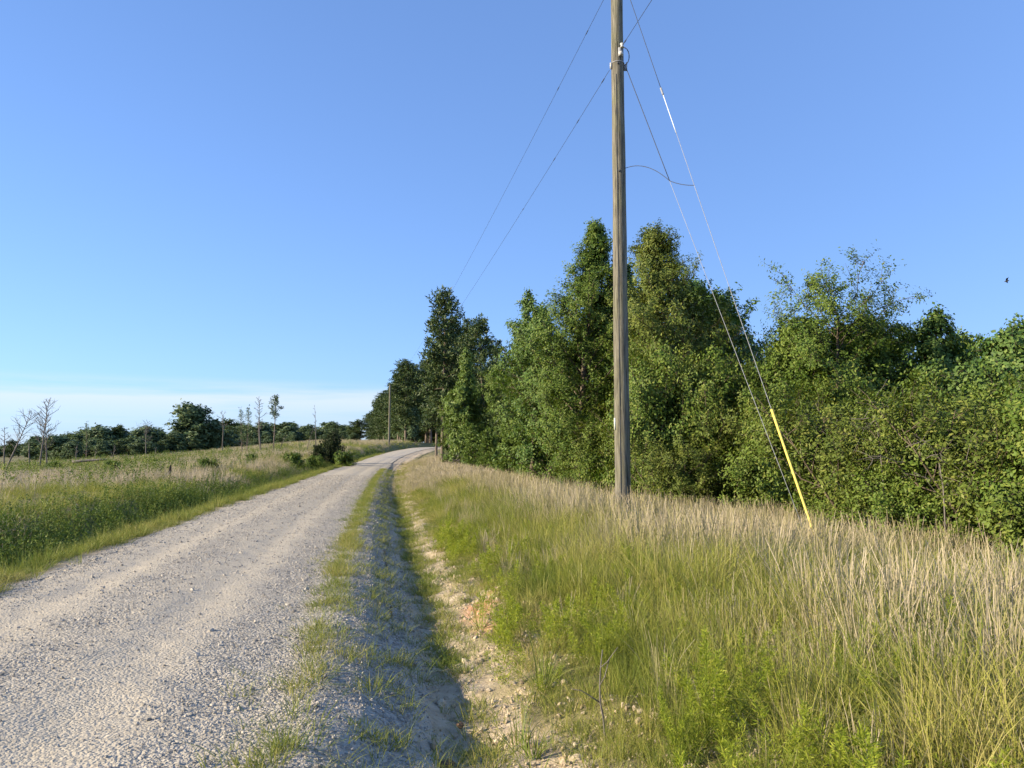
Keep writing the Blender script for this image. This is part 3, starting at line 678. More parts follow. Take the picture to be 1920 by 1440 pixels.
for i in range(30):
    px = 70 + i*20.5 + rng.normal()*5
    far(px, 822 + rng.normal()*5 - 10*(280 < px < 460), 172 + rng.normal()*8, (fb, fp2, fa)[i % 3], (8, 10, 8)[i % 3], 'tree in the continuous wood closing the far side of the field', 'trees closing the far side of the field', wide=2.3, rz=i*1.1)
# dead trees in the field
def dead_at(px, py, Y, label, seed, name='dead_tree', base_px=None, **kw):
    bx = pix(base_px if base_px is not None else px, 870, Y).x; top = pix(px, py, Y)
    h = top.z - ground(bx, Y)
    lean = (top.x - bx)/h
    me = make_dead(name, h, seed, lean=lean if abs(lean) > 0.08 else 0.0, **kw)
    o = link(name, me); o.location = (bx, Y, ground(bx, Y)); tag(o, label, 'dead tree')
dead_at(48, 765, 68, 'bare dead tree leaning right at the far left edge', 1, base_px=8, nb=20, rad=1.5, base=0.4)
dead_at(75, 750, 70, 'tall upright bare dead tree near the left edge', 2, nb=34, rad=1.35, base=0.38, el=(25, 60))
dead_at(93, 785, 72, 'smaller bare dead tree right of the tall upright one', 3, nb=20, rad=0.9, base=0.35, base_px=88)
dead_at(58, 828, 68, 'broken bare snag between the two leftmost dead trees', 4, nb=2, rad=0.2, base=0.6, r0=0.11, fine=False, base_px=55)
dead_at(8, 800, 75, 'thin dead tree behind the leaning one', 5, nb=14, rad=0.7)
dead_at(266, 790, 120, 'dead tree top spreading over the dark clump', 6, nb=20, rad=1.3, base=0.45, base_px=274)
dead_at(416, 770, 105, 'thin grey dead tree right of the largest rounded tree', 7, nb=12, rad=0.8, base=0.55)
dead_at(489, 745, 95, 'tall pale dead tree with short side twigs in mid field', 8, nb=26, rad=0.8, base=0.45, base_px=489)
dead_at(482, 785, 96, 'short forked dead stem beside the tall pale one', 9, nb=8, rad=0.6, base=0.5, base_px=488)
dead_at(598, 760, 85, 'slender bending dead tree left of the dark cedar', 10, nb=7, rad=0.35, base=0.6, base_px=592, r0=0.07)
dead_at(583, 800, 88, 'leaning dead stem left of the slender bending one', 11, nb=4, rad=0.3, base=0.6, base_px=573, r0=0.06, fine=False)
dead_at(533, 815, 90, 'leaning grey dead stem below the lone tufted pine', 12, nb=3, rad=0.3, base=0.5, base_px=519, r0=0.08, fine=False)
dead_at(142, 833, 112, 'bare snag before the left end of the dark clump', 13, nb=8, rad=0.5)
dead_at(212, 835, 112, 'pale crooked snag before the middle of the dark clump', 14, nb=8, rad=0.6)
dead_at(180, 840, 112, 'thin grey snag leaning before the dark clump', 15, nb=5, rad=0.4, base_px=176)
dead_at(290, 838, 112, 'grey snag before the right end of the dark clump', 16, nb=5, rad=0.4)
tuft = make_pine('tufted_pine', 8, 310, bare=0.62, rad=0.75, nb=16, tufts=5, per=9, needle=0.32, nw=0.10, r0=0.09, dead=14)
pine_at(515, 741, 92, tuft, 8, 'lone thin pine with a small tuft of needles on top', name='tufted_pine')
thin = make_pine('sparse_spruce', 8, 311, bare=0.30, rad=1.0, nb=34, tufts=4, per=7, needle=0.34, nw=0.08, r0=0.07, slim=1, dead=10, mat='far_leaf')
pine_at(465, 762, 100, thin, 8, 'sparse conical conifer, right one of the grey pair', name='sparse_conifer')
pine_at(456, 766, 101, thin, 8, 'sparse conical conifer, left one of the grey pair', name='sparse_conifer', rz=2)
pine_at(165, 792, 130, thin, 8, 'thin spire-topped conifer rising above the dark clump', name='sparse_conifer', rz=1)
# dark cedar and field scrub
cd = make_pine('dark_cedar', 3.2, 320, bare=0.02, rad=1.5, nb=70, needle=0.2, nw=0.08, tufts=14, per=14, r0=0.08, mat='cedar_leaf', up=0.1, dead=0)
x, h = h_top(624, 806, 74); tree_obj('cedar_tree', cd, x, 74, 'dark bushy cedar on the bank beside the road', 'tree', None, 0, h/3.2*0.55, h/3.2*0.85)
x, h = h_top(598, 838, 72); tree_obj('cedar_bush', cd, x, 72, 'low dark cedar bush left of the bushy cedar', 'shrub', None, 2, h/3.2*1.0, h/3.2)
sc = make_tree('scrub', 1.4, prof_round(0.8), seed=330, nb=36, base=0.02, leaf=0.13, lw=0.5, sub=7, twigs=5, per=7, stems=5, r0=0.03, leafmat='oak_leaf', up_ang=(0, 60), twig_len=0.2)
for i, (px, py, Y, w, lab) in enumerate([(382, 868, 42, 1.3, 'rounded green scrub bush on a dark brush heap in mid field'), (212, 872, 50, 1.2, 'low dark scrub bush in the left part of the field'),
        (555, 852, 58, 1.2, 'scrub bush on the field crest left of the cedars'), (645, 850, 68, 1.3, 'scrub at the foot of the dark cedar by the road'), (585, 858, 62, 1.1, 'scrub in front of the low dark cedar bush'),
        (470, 862, 60, 1.0, 'small green scrub below the pair of sparse conifers'), (105, 868, 60, 1.2, 'bright green scrub right of the bare dead trees'), (290, 864, 62, 1.0, 'small scrub before the right end of the dark clump')]):
    x, h = h_top(px, py, Y); h = max(h, 0.7); tree_obj('scrub_bush', sc, x, Y, lab, 'bush', 'scrub bushes in the field', i*1.4, h/1.4*w, h/1.4)
st = MB(); P, _ = curve_pts((0, 0, -0.1), (0.03, 0, 1), 0.8, np.random.default_rng(3), 6, 0, 0.05); st.tube(P, np.array([.09, .075, .07, .065, .055, .02]), 7)
o = st.build('tree_stump', M['char'], None, True); p = pix(318, 890, 34); o.location = (p.x, 34, ground(p.x, 34)); tag(o, 'dark charred stump standing alone in the field', 'stump')
lg = MB(); P, _ = curve_pts((-1.0, 0, 0.75), (1, 0.1, 0.03), 2.2, np.random.default_rng(4), 6, 0, 0.04); lg.tube(P, np.linspace(.10, .06, 6), 7)
o = lg.build('fallen_log', M['dead_bark'], None, True); p = pix(163, 882, 52); o.location = (p.x, 52, ground(p.x, 52)); tag(o, 'pale fallen log lying in the field grass', 'log')

# ------------------------------------------------------------------ grasses (instanced stuff)
def blades(n, h, w, rng, lean=0.25, seg=4, base_r=0.05, tipw=0.15, droop=0.5, curl=0.0, seed_head=False):
    V = []; q = []; rr = []; k = 0
    for i in range(n):
        a = rng.uniform(0, 2*PI); r = base_r*math.sqrt(rng.random()); L = h*rng.uniform(0.55, 1.1)
        d = np.array([math.cos(a), math.sin(a), 0.0]); ln = abs(rng.normal())*lean
        fa = rng.uniform(0, 2*PI); side = np.array([math.cos(fa), math.sin(fa), 0])
        rv = rng.random()
        for s in range(seg + 1):
            t = s/seg
            p = np.array([math.cos(a)*r, math.sin(a)*r, 0]) + d*(ln*t + droop*ln*t*t*t)*L + np.array([0, 0, 1])*L*(t - droop*0.35*ln*t*t*t)
            ww = w*(1 - t*(1 - tipw))*(0.7 if s == 0 else 1)
            if seed_head and t > 0.6: ww = w*1.45*(1 - abs(t - 0.8)*2)
            V += [p - side*ww/2, p + side*ww/2]; rr += [rv, rv]
            if s: q.append((k + 2*s - 2, k + 2*s - 1, k + 2*s + 1, k + 2*s))
        k += 2*(seg + 1)
    return np.array(V), np.array(q), np.array(rr)
PROTO = {}
def proto(key, objs_):
    c = bpy.data.collections.new('proto_' + key)
    for me in objs_:
        o = bpy.data.objects.new(me.name, me); c.objects.link(o)
    PROTO[key] = c
def blade_mesh(name, mat, seed, **kw):
    rng = np.random.default_rng(seed); V, q, r = blades(rng=rng, **kw); return mesh_np(name, V, [q], {'rnd': r}, [mat])
proto('dry', [blade_mesh('dry%d' % i, M['dry_grass'], 400 + i, n=17, h=0.98, w=0.0048, lean=0.20, base_r=0.08, tipw=0.3, droop=0.8, seed_head=True) for i in range(4)])
proto('green', [blade_mesh('green%d' % i, M['green_grass'], 420 + i, n=26, h=0.72, w=0.0085, lean=0.42, base_r=0.08, droop=0.9) for i in range(4)])
proto('verge', [blade_mesh('verge%d' % i, M['verge_grass'], 440 + i, n=16, h=0.13, w=0.0058, lean=0.7, base_r=0.06, droop=0.6, seg=3) for i in range(3)])
proto('fieldgrass', [blade_mesh('field%d' % i, M['dry_grass'], 460 + i, n=40, h=0.80, w=0.011, lean=0.28, base_r=0.26, seg=3, droop=0.7, seed_head=True) for i in range(3)])
proto('fieldgreen', [blade_mesh('fieldg%d' % i, M['green_grass'], 470 + i, n=44, h=0.62, w=0.014, lean=0.45, base_r=0.26, seg=3, droop=0.8) for i in range(3)])
def weed_mesh(name, seed, h=0.7, n=7, leaf=0.06):
    rng = np.random.default_rng(seed); LP = []; LD = []; tb = MB()
    for i in range(n):
        d = unit(np.array([rng.normal()*0.28, rng.normal()*0.28, 1])); L = h*rng.uniform(0.5, 1.1)
        P, _ = curve_pts((rng.normal()*0.08, rng.normal()*0.08, 0), d, L, rng, 5, 0.03, 0.1)
        for s in range(22):
            f = rng.uniform(0.12, 1)*4; k = min(int(f), 3); LP.append(P[k] + (P[k + 1] - P[k])*(f - k)); LD.append(unit(d*0.4 + rng.normal(size=3)*0.7))
    V, q, r = leaf_cards(np.array(LP), np.array(LD), leaf, 0.4, rng, 0.1)
    return mesh_np(name, V, [q], {'rnd': r}, [M['weed']])
proto('weed', [weed_mesh('weed%d' % i, 480 + i) for i in range(3)])
def rock_mesh(name, seed, mat, sub=1):
    bm = bmesh.new(); bmesh.ops.create_icosphere(bm, subdivisions=sub, radius=1.0); rng = np.random.default_rng(seed)
    sx = np.array([1.0, rng.uniform(0.6, 1), rng.uniform(0.45, 0.8)])
    for v in bm.verts: v.co = Vector(np.array(v.co)*sx*rng.uniform(0.72, 1.2))
    me = bpy.data.meshes.new(name); bm.to_mesh(me); bm.free(); me.materials.append(mat); return me
proto('stone', [rock_mesh('stone%d' % i, 500 + i, M['stone']) for i in range(6)])
proto('clod', [rock_mesh('clod%d' % i, 520 + i, M['clod']) for i in range(5)])

def scatter_group():
    g = bpy.data.node_groups.new('scatter', 'GeometryNodeTree')
    g.interface.new_socket('Geometry', in_out='INPUT', socket_type='NodeSocketGeometry')
    g.interface.new_socket('Collection', in_out='INPUT', socket_type='NodeSocketCollection')
    g.interface.new_socket('Geometry', in_out='OUTPUT', socket_type='NodeSocketGeometry')
    n = g.nodes; gi = n.new('NodeGroupInput'); go = n.new('NodeGroupOutput')
    ci = n.new('GeometryNodeCollectionInfo'); ci.inputs['Separate Children'].default_value = True; ci.inputs['Reset Children'].default_value = True
    g.links.new(gi.outputs['Collection'], ci.inputs['Collection'])
    ip = n.new('GeometryNodeInstanceOnPoints'); ip.inputs['Pick Instance'].default_value = True
    def na(name, typ):
        a = n.new('GeometryNodeInputNamedAttribute'); a.data_type = typ; a.inputs['Name'].default_value = name; return a.outputs['Attribute']
    e2r = n.new('FunctionNodeEulerToRotation'); g.links.new(na('rot', 'FLOAT_VECTOR'), e2r.inputs[0])
    g.links.new(gi.outputs['Geometry'], ip.inputs['Points']); g.links.new(ci.outputs[0], ip.inputs['Instance'])
    g.links.new(na('idx', 'INT'), ip.inputs['Instance Index']); g.links.new(e2r.outputs[0], ip.inputs['Rotation'])
    g.links.new(na('scl', 'FLOAT_VECTOR'), ip.inputs['Scale']); g.links.new(ip.outputs[0], go.inputs[0])
    return g
SG = scatter_group()
def scatter(name, key, X, Y, Z, scl, tint, label, cat, rng, tilt=0.08, sxy=None, kind='stuff', rot=None):
    n = len(X)
    me = bpy.data.meshes.new(name); me.vertices.add(n)
    me.vertices.foreach_set('co', np.stack([X, Y, Z], -1).astype(np.float32).ravel())
    def put(k, t, a, f):
        at = me.attributes.new(k, t, 'POINT'); at.data.foreach_set(f, a)
    if rot is None: rot = np.stack([rng.normal(size=n)*tilt, rng.normal(size=n)*tilt, rng.uniform(0, 2*PI, n)], -1)
    s3 = np.stack([scl if sxy is None else sxy, scl if sxy is None else sxy, scl], -1)
    put('rot', 'FLOAT_VECTOR', rot.astype(np.float32).ravel(), 'vector'); put('scl', 'FLOAT_VECTOR', s3.astype(np.float32).ravel(), 'vector')
    put('idx', 'INT', rng.integers(0, len(PROTO[key].objects), n).astype(np.int32), 'value'); put('tint', 'FLOAT', np.clip(tint, 0, 1).astype(np.float32), 'value')
    o = link(name, me); md = o.modifiers.new('scatter', 'NODES'); md.node_group = SG
    for it in SG.interface.items_tree:
        if it.in_out == 'INPUT' and it.name == 'Collection': md[it.identifier] = PROTO[key]
    return tag(o, label, cat, kind=kind)

def cloud(n, y0, y1, u0, u1, rng, power=1.0):
    """random points in road coordinates, denser near the camera"""
    Y = y0 + (y1 - y0)*rng.random(n)**power; U = rng.uniform(u0, u1, n); X = road_c(Y) + U
    vis = np.abs(X) < 0.74*np.maximum(Y, 0.5) + 2.5
    return X[vis], Y[vis], U[vis]
def tree_edge(Y):      # x of the wood's edge on the right
    return np.interp(Y, [0, 10, 13, 16, 20, 25, 30, 40, 60, 75], [18, 9.6, 8.7, 7.2, 6.0, 4.6, 3.2, 1.3, -3.2, -6.5])
rng = np.random.default_rng(77)
# tall tan broom grass on the right bank
X, Y, U = cloud(60000, 2.3, 32, 4.2, 22, rng, 1.25)
m = (X < tree_edge(Y) + 0.6) & (U > 3.75 + 0.9*(vnoise(X, Y, 0.8, 2, 41)))
dry = vnoise(X, Y, 1.7, 3, 42); dens = np.clip((dry - 0.36)*3.4, 0.08, 1)*np.interp(Y, [3, 5, 8, 12], [0.22, 0.27, 0.36, 0.55])*np.clip((U - 3.9)/1.6, 0.15, 1)
m &= (rng.random(len(X)) < dens) & (clay_spot(X, Y) < 0.12)
X, Y, U = X[m], Y[m], U[m]
h = np.clip((U - 4.2)/2.2, 0.45, 1)*rng.uniform(0.7, 1.15, len(X))
scatter('broom_grass', 'dry', X, Y, zt(X, Y) - 0.02, h, vnoise(X, Y, 1.1, 3, 43)*0.6 + rng.random(len(X))*0.55 - 0.08, 'tall tan dry broom grass standing on the right bank', 'grass', rng, 0.06)
# green grass below and between
X, Y, U = cloud(60000, 2.3, 34, 3.7, 22, rng, 1.25)
m = (X < tree_edge(Y) + 0.8) & (U > 3.3 + 0.75*vnoise(X, Y, 0.7, 2, 44))
gr = vnoise(X, Y, 0.8, 3, 45); m &= rng.random(len(X)) < np.clip((gr - 0.34)*3.2, 0.10, 1)
m &= clay_spot(X, Y + 0.25) < 0.12
X, Y, U = X[m], Y[m], U[m]
scatter('bank_grass', 'green', X, Y, zt(X, Y) - 0.01, np.clip((U - 3.2)/2.4, 0.25, 1)*rng.uniform(0.55, 1.2, len(X)), (vnoise(X, Y, 0.7, 3, 46) - 0.5)*1.9 + 0.5 + rng.normal(size=len(X))*0.15, 'green and yellowing grass growing through the tan stalks on the right bank', 'grass', rng, 0.12)
# further up the right bank, 30 to 75 m
X, Y, U = cloud(9000, 28, 80, 3.0, 16, rng, 1.2)
m = (X < tree_edge(Y) + 0.8); X, Y, U = X[m], Y[m], U[m]
t_ = vnoise(X, Y, 4, 2, 47)
k = rng.random(len(X)) < np.clip((t_ - 0.35)*2 + (U - 4)/6, 0, 1)
scatter('tan_bank_grass', 'fieldgrass', X[k], Y[k], zt(X[k], Y[k]) - 0.02, rng.uniform(0.5, 1.0, k.sum())*np.clip((U[k] - 2.6)/3, 0.35, 1), rng.random(k.sum())*0.7 + 0.2, 'tan grass on the bank towards the road bend', 'grass', rng)
k = ~k
scatter('green_bank_grass', 'fieldgreen', X[k], Y[k], zt(X[k], Y[k]) - 0.02, rng.uniform(0.4, 0.9, k.sum())*np.clip((U[k] - 2.4)/3, 0.3, 1), rng.random(k.sum())*0.6 + 0.4, 'yellow-green grass on the bank towards the road bend', 'grass', rng)
# grass strip between road and rut, plus sparse tufts in the gravel and on the sandy bank
X, Y, U = cloud(44000, 2.3, 60, 1.5, 4.6, rng, 1.5)
shr_ = np.interp(Y, [10, 60, 90], [0, 0.55, 1.0]); Us = np.where(U > 1.9, 1.9 + (U - 1.9)/(1 - 0.75*shr_), U)
strip = np.exp(-((U - 2.05)/0.15)**2)*np.interp(Y, [3, 6, 10, 14], [0.10, 0.25, 0.55, 0.8])
mid = 0.15*np.exp(-((U - 2.65)/0.2)**2) + 0.05*(U > 1.6)*(U < 3.2)
foot = np.exp(-((U - 3.25)/0.16)**2)*np.interp(Y, [3, 8, 14], [0.35, 0.6, 0.9])
bank = np.clip((U - 3.45)/0.4, 0, 1)*0.55*np.interp(Y, [4, 9], [0.35, 1.0])
pm = np.clip((vnoise(X, Y, 0.35, 3, 48) - 0.22)*2.4, 0.05, 1)
m = rng.random(len(X)) < np.clip(strip + mid + foot + bank, 0, 1)*pm*1.3*(clay_spot(X, Y) < 0.3)
X, Y, U = X[m], Y[m], U[m]
scatter('verge_grass', 'verge', X, Y, zt(X, Y) + 0.005, rng.uniform(0.45, 1.15, len(X))*np.where(U < 1.9, 0.6, 1), vnoise(X, Y, 0.8, 2, 49)*0.8 + 0.12 + 0.35*np.clip(U - 3.3, 0, 1) + rng.normal(size=len(X))*0.15, 'short yellow-green grass along the rut and the right verge', 'grass', rng, 0.15, sxy=rng.uniform(0.7, 1.4, len(X)))
# left verge and shaded bank
X, Y, U = cloud(14000, 5, 110, -2.9, -1.7, rng, 1.6)
m = rng.random(len(X)) < np.clip((-U - 1.8)/0.35 + (vnoise(X, Y, 0.7, 3, 72) - 0.5)*2.5, 0.03, 1)*np.clip(vnoise(X, Y, 0.5, 2, 73)*2.2 - 0.3, 0.2, 1); X, Y, U = X[m], Y[m], U[m]
scatter('roadside_grass', 'verge', X, Y, zt(X, Y), np.exp(rng.normal(size=len(X))*0.45)*np.interp(Y, [8, 40], [1, 1.3]), vnoise(X, Y, 1.2, 2, 50)*0.8 + 0.15 + rng.normal(size=len(X))*0.1, 'short bright grass edging the left side of the gravel', 'grass', rng, 0.15, sxy=rng.uniform(0.9, 1.9, len(X)))
X, Y, U = cloud(15000, 6, 120, -5.2, -2.7, rng, 1.5)
m = rng.random(len(X)) < np.interp(Y, [14, 26, 45], [1, 0.8, 0.5])*np.clip(1.2 - (-U - 3.0)/1.5, 0.06, 1)*np.clip(vnoise(X, Y, 2.0, 2, 71)*2.2 - 0.3, 0.15, 1); X, Y, U = X[m], Y[m], U[m]
scatter('bank_weeds', 'weed', X, Y, zt(X, Y) - 0.02, rng.uniform(0.4, 1.0, len(X))*np.clip((-U - 2.2)/0.9, 0.35, 1), rng.random(len(X))*0.9, 'leafy green weeds crowding the left ditch bank', 'weeds', rng, 0.1)
# field
X, Y, U = cloud(52000, 7, 150, -110, -3.3, rng, 1.3)
t_ = vnoise(X, Y, 5.5, 3, 51); k = t_ + rng.normal(size=len(X))*0.12 > np.where(U > -4.2, 0.68, np.interp(-U, [5, 14], [0.60, 0.51]))
sc_ = np.interp(Y, [10, 40, 120], [0.75, 0.85, 0.95])
scatter('field_grass', 'fieldgrass', X[k], Y[k], zt(X[k], Y[k]) - 0.03, sc_[k]*rng.uniform(0.4, 0.95, k.sum()), vnoise(X[k], Y[k], 7, 2, 52)*0.8 + rng.random(k.sum())*0.25, 'tan and straw coloured grass covering the field on the left', 'grass', rng)
k = ~k
scatter('field_weeds', 'fieldgreen', X[k], Y[k], zt(X[k], Y[k]) - 0.03, sc_[k]*rng.uniform(0.4, 1.0, k.sum()), vnoise(X[k], Y[k], 6, 2, 53)*0.7 + rng.random(k.sum())*0.35, 'green weeds and grass covering the field on the left', 'grass', rng)
X, Y, U = cloud(2600, 20, 120, -90, -6, rng, 1.2)
scatter('field_broadleaf_weeds', 'weed', X, Y, zt(X, Y) - 0.03, rng.uniform(0.9, 1.7, len(X)), rng.random(len(X))*0.8 + 0.2, 'scattered taller leafy weeds in the field', 'weeds', rng)
# gravel and clods
def road_top(X, Y):
    U = X - road_c(Y); return zt(X, Y) + road_dz(U, Y)
X, Y, U = cloud(120000, 2.4, 16, -2.0, 3.05, rng, 1.5)
loose = 1 - np.clip(np.exp(-((U - 0.7)/0.6)**2) + np.exp(-((U + 0.85)/0.6)**2), 0, 1)
m = rng.random(len(X)) < (0.10 + 0.90*loose**1.3)*np.clip(vnoise(X, Y, 0.5, 3, 61)*1.7 - 0.2, 0.1, 1)*np.interp(Y, [9, 16], [1, 0.1]); X, Y, U = X[m], Y[m], U[m]
sz = 0.0052*np.exp(rng.normal(size=len(X))*0.45)*np.interp(Y, [3, 16], [1.0, 1.5])
scatter('gravel', 'stone', X, Y, road_top(X, Y) + sz*0.15, np.clip(sz, 0.003, 0.038), rng.random(len(X)), 'loose grey gravel stones strewn over the road', 'gravel', rng, 1.0)
X, Y, U = cloud(30000, 8, 48, -2.0, 2.9, rng, 1.1)
m = rng.random(len(X)) < np.interp(Y, [8, 16], [0.05, 1])*(0.45 + 0.55*np.clip(vnoise(X, Y, 0.8, 2, 91)*2 - 0.4, 0, 1)); X, Y, U = X[m], Y[m], U[m]
sz = 0.0105*np.exp(rng.normal(size=len(X))*0.4)*np.interp(Y, [8, 40], [0.8, 1.4])
scatter('gravel', 'stone', X, Y, road_top(X, Y) + sz*0.1, sz, rng.random(len(X)), 'loose stones on the road further off', 'gravel', rng, 1.0)
X, Y, U = cloud(30000, 2.4, 14, 2.9, 5.0, rng, 1.4)
m = rng.random(len(X)) < np.clip(vnoise(X, Y, 0.4, 3, 62)*2 - 0.55, 0.03, 1); X, Y = X[m], Y[m]
sz = 0.009*np.exp(rng.normal(size=len(X))*0.65)
scatter('soil_clods', 'clod', X, Y, zt(X, Y) + sz*0.1, np.clip(sz, 0.003, 0.045), rng.random(len(X)), 'crumbly sand-coloured soil clods on the cut bank', 'soil', rng, 1.0)

# ------------------------------------------------------------------ single plants and stones in the foreground
def fennel(name, h, n, seed):
    rng = np.random.default_rng(seed); tb = MB(); LP = []; LD = []
    for i in range(n):
        d = unit(np.array([rng.normal()*0.22, rng.normal()*0.22, 1])); L = h*rng.uniform(0.55, 1.05)
        P, _ = curve_pts((rng.normal()*0.07, rng.normal()*0.07, -0.03), d, L, rng, 7, 0.02, 0.07); tb.tube(P, np.linspace(0.005, 0.002, 7), 4, False)
        for s in range(int(230*L)):
            f = (0.1 + 0.9*rng.random())*6; k = min(int(f), 5); p = P[k] + (P[k + 1] - P[k])*(f - k)
            a = rng.uniform(0, 2*PI); dd = unit(np.array([math.cos(a), math.sin(a), 0.9 + rng.normal()*0.3])); br = 0.11*(1.12 - f/6)
            r_ = rng.random(3)
            for q in r_: LP.append(p + dd*br*q); LD.append(unit(dd + rng.normal(size=3)*0.45))
    V, q, r = leaf_cards(np.array(LP), np.array(LD), 0.034, 0.14, rng, 0.0)
    return tb.mesh(name + '_stem', M['fennel_leaf'], True), mesh_np(name + '_leaves', V, [q], {'rnd': r}, [M['fennel_leaf']])
fn = [fennel('fennel_a', 0.75, 9, 1), fennel('fennel_b', 0.8, 6, 2)]
proto('fine_weed', [fennel('fine_weed%d' % i, 0.55, 3, 20 + i)[1] for i in range(3)])
X, Y, U = cloud(1500, 2.6, 16, 3.6, 12, rng, 1.3)
m = (X < tree_edge(Y)) & (vnoise(X, Y, 0.9, 2, 81) > 0.47); X, Y, U = X[m], Y[m], U[m]
scatter('bank_fine_weeds', 'fine_weed', X, Y, zt(X, Y), rng.uniform(0.5, 1.1, len(X)), rng.random(len(X)), 'small feathery yellow-green weeds mixed into the grass of the right bank', 'weeds', rng)
for i, (px, py, Y, v, s, lab) in enumerate([(1335, 1405, 4.35, 0, 0.85, 'feathery bright green weed, largest, near the lower edge'), (1400, 1350, 4.9, 0, 0.75, 'feathery bright green weed behind the largest one'),
        (1590, 1330, 5.1, 1, 0.85, 'feathery green weed in the middle of the right grass'), (1640, 1400, 4.5, 1, 0.7, 'feathery green weed low and right of centre grass'),
        (1770, 1300, 5.6, 1, 1.0, 'tall feathery green weed towards the right edge'), (1460, 1290, 5.8, 1, 0.8, 'slender feathery weed between the larger ones'),
        (860, 1010, 13.5, 0, 1.0, 'bright green feathery bush by the sandy verge further up'), (1260, 1420, 4.3, 1, 0.55, 'small feathery weed at the lower grass edge'),
        (1020, 1130, 9.5, 1, 0.7, 'feathery weed beside the red clay patch'), (1180, 1160, 9.0, 1, 0.8, 'feathery weed in grass below the utility pole')]):
    x = (px - 960)/F_PX*Y*1.02; o = empty('feathery_weed', (x, Y, ground(x, Y))); o.scale = (s, s, s); o.rotation_euler = (0, 0, i*1.3)
    link('stem', fn[v][0], o); link('leaves', fn[v][1], o); tag(o, lab, 'weed', 'feathery green weeds')
def blade_clump(px, Y, n, h, w, label, seed, lean=0.45):
    rng = np.random.default_rng(seed); V, q, r = blades(n, h, w, rng, lean=lean, base_r=0.05, seg=5, droop=1.0)
    x = (px - 960)/F_PX*Y*1.02; o = link('grass_clump', mesh_np('grass_clump', V, [q], {'rnd': r}, [M['blade_clump']])); o.location = (x, Y, ground(x, Y) - 0.01)
    tag(o, label, 'grass clump')
blade_clump(975, 5.0, 26, 0.34, 0.009, 'upright grass clump on the sandy bank beside the ditch', 1, 0.3)
blade_clump(998, 4.75, 30, 0.20, 0.009, 'low spreading grass clump in front of the upright one', 2, 0.7)
blade_clump(1015, 5.9, 50, 0.5, 0.007, 'large arching green grass clump at the bank edge', 3, 0.5)
blade_clump(905, 8.0, 30, 0.4, 0.007, 'grass clump leaning over the red clay patch', 4, 0.5)
blade_clump(1515, 12.6, 30, 1.15, 0.016, 'tall green reed clump around the foot of the yellow guard', 5, 0.2)
blade_clump(1830, 9.0, 40, 1.2, 0.014, 'tall green blades at the right end of the tan grass', 6, 0.25)
blade_clump(1560, 4.6, 26, 0.55, 0.011, 'arching broad pale green blades in the near right grass', 7, 0.6)
def rock(px, Y, s, label, seed, mat='rock'):
    x = (px - 960)/F_PX*Y*1.02; me = rock_mesh('rock', seed, M[mat], 2); o = link('rock', me); o.scale = (s, s, s*1.2); o.location = (x, Y, ground(x, Y) + s*0.45 + 0.01); tag(o, label, 'rock')
rock(845, 4.75, 0.045, 'rusty brown rock lying alone in the ditch', 31)
rock(880, 5.2, 0.035, 'pale rock half buried by the ditch edge', 32, 'clod')
rock(868, 5.45, 0.028, 'dark clod just above the rusty brown rock', 33)
rock(958, 4.35, 0.03, 'round pale stone on the sand near the lower edge', 34, 'clod')
tw = MB(); rng2 = np.random.default_rng(8); P, _ = curve_pts((0, 0, -0.05), (0.15, 0.1, 1), 0.62, rng2, 7, 0, 0.12); tw.tube(P, np.linspace(0.008, 0.003, 7), 5)
for k_ in (3, 4, 5):
    SP, _ = curve_pts(P[k_], unit(np.array([rng2.normal(), rng2.normal()*0.5, 0.9])), 0.2, rng2, 4, 0, 0.2); tw.tube(SP, np.linspace(0.004, 0.002, 4), 4)
x = (1130 - 960)/F_PX*4.8; o = tw.build('dead_twig', M['dead_bark'], None, True); o.location = (x, 4.8, ground(x, 4.8)); tag(o, 'bare grey dead twig standing at the edge of the near grass', 'twig')

# ------------------------------------------------------------------ utility poles and wires
PX, PY = 2.43, 17.0; PZ = ground(PX, PY); PH = 12.35
def prad(z): return np.interp(z, [0, PH], [0.178, 0.135])
pole = empty('utility_pole', (PX, PY, PZ)); tag(pole, 'tall weathered wooden utility pole standing in tan grass', 'utility pole', 'utility poles along the road')
mb = MB(); zz = np.concatenate([[-0.3], np.linspace(0, PH, 36)])
mb.tube(np.stack([zz*0 + 0.003*np.sin(zz), zz*0, zz], -1), prad(zz) + 0.003*np.sin(zz*3.1), 28); mb.build('shaft', M['pole'], pole, True)
def zpix(py, Y=PY, px=1168): return pix(px, py, Y).z - PZ
z_br = zpix(96); z_bolt = zpix(120); z_nl = zpix(128)
mb = MB(); 
for k_ in range(-1, 2): pass
# clevis and spool insulator facing the camera, at the dead end of the overhead span
fx = 0.06; fy = -prad(z_br) - 0.03
mb.box((fx - 0.02, fy + 0.02, z_br - 0.10), (0.045, 0.02, 0.10)); b1 = mb.build('bracket', M['steel'], pole)
mb = MB(); mb.tube([(fx + 0.02, fy - 0.03, z_br - 0.02), (fx + 0.02, fy - 0.03, z_br + 0.01), (fx + 0.02, fy - 0.03, z_br + 0.04), (fx + 0.02, fy - 0.03, z_br + 0.07)], [0.05, 0.035, 0.035, 0.05], 12); mb.build('insulator', M['porcelain'], b1, True)
mb = MB(); mb.tube([(fx + 0.0, fy - 0.02, z_br - 0.20), (fx - 0.02, fy - 0.02, z_br - 0.12)], [0.055, 0.05], 10); mb.build('clamp', M['porcelain'], b1, True)
mb = MB(); a = np.linspace(0, 2*PI, 25); rr = prad(z_bolt) + 0.006
mb.tube(np.stack([np.cos(a)*rr, np.sin(a)*rr, a*0 + z_bolt], -1), 0.012, 6, False); mb.build('band', M['steel'], pole, True)
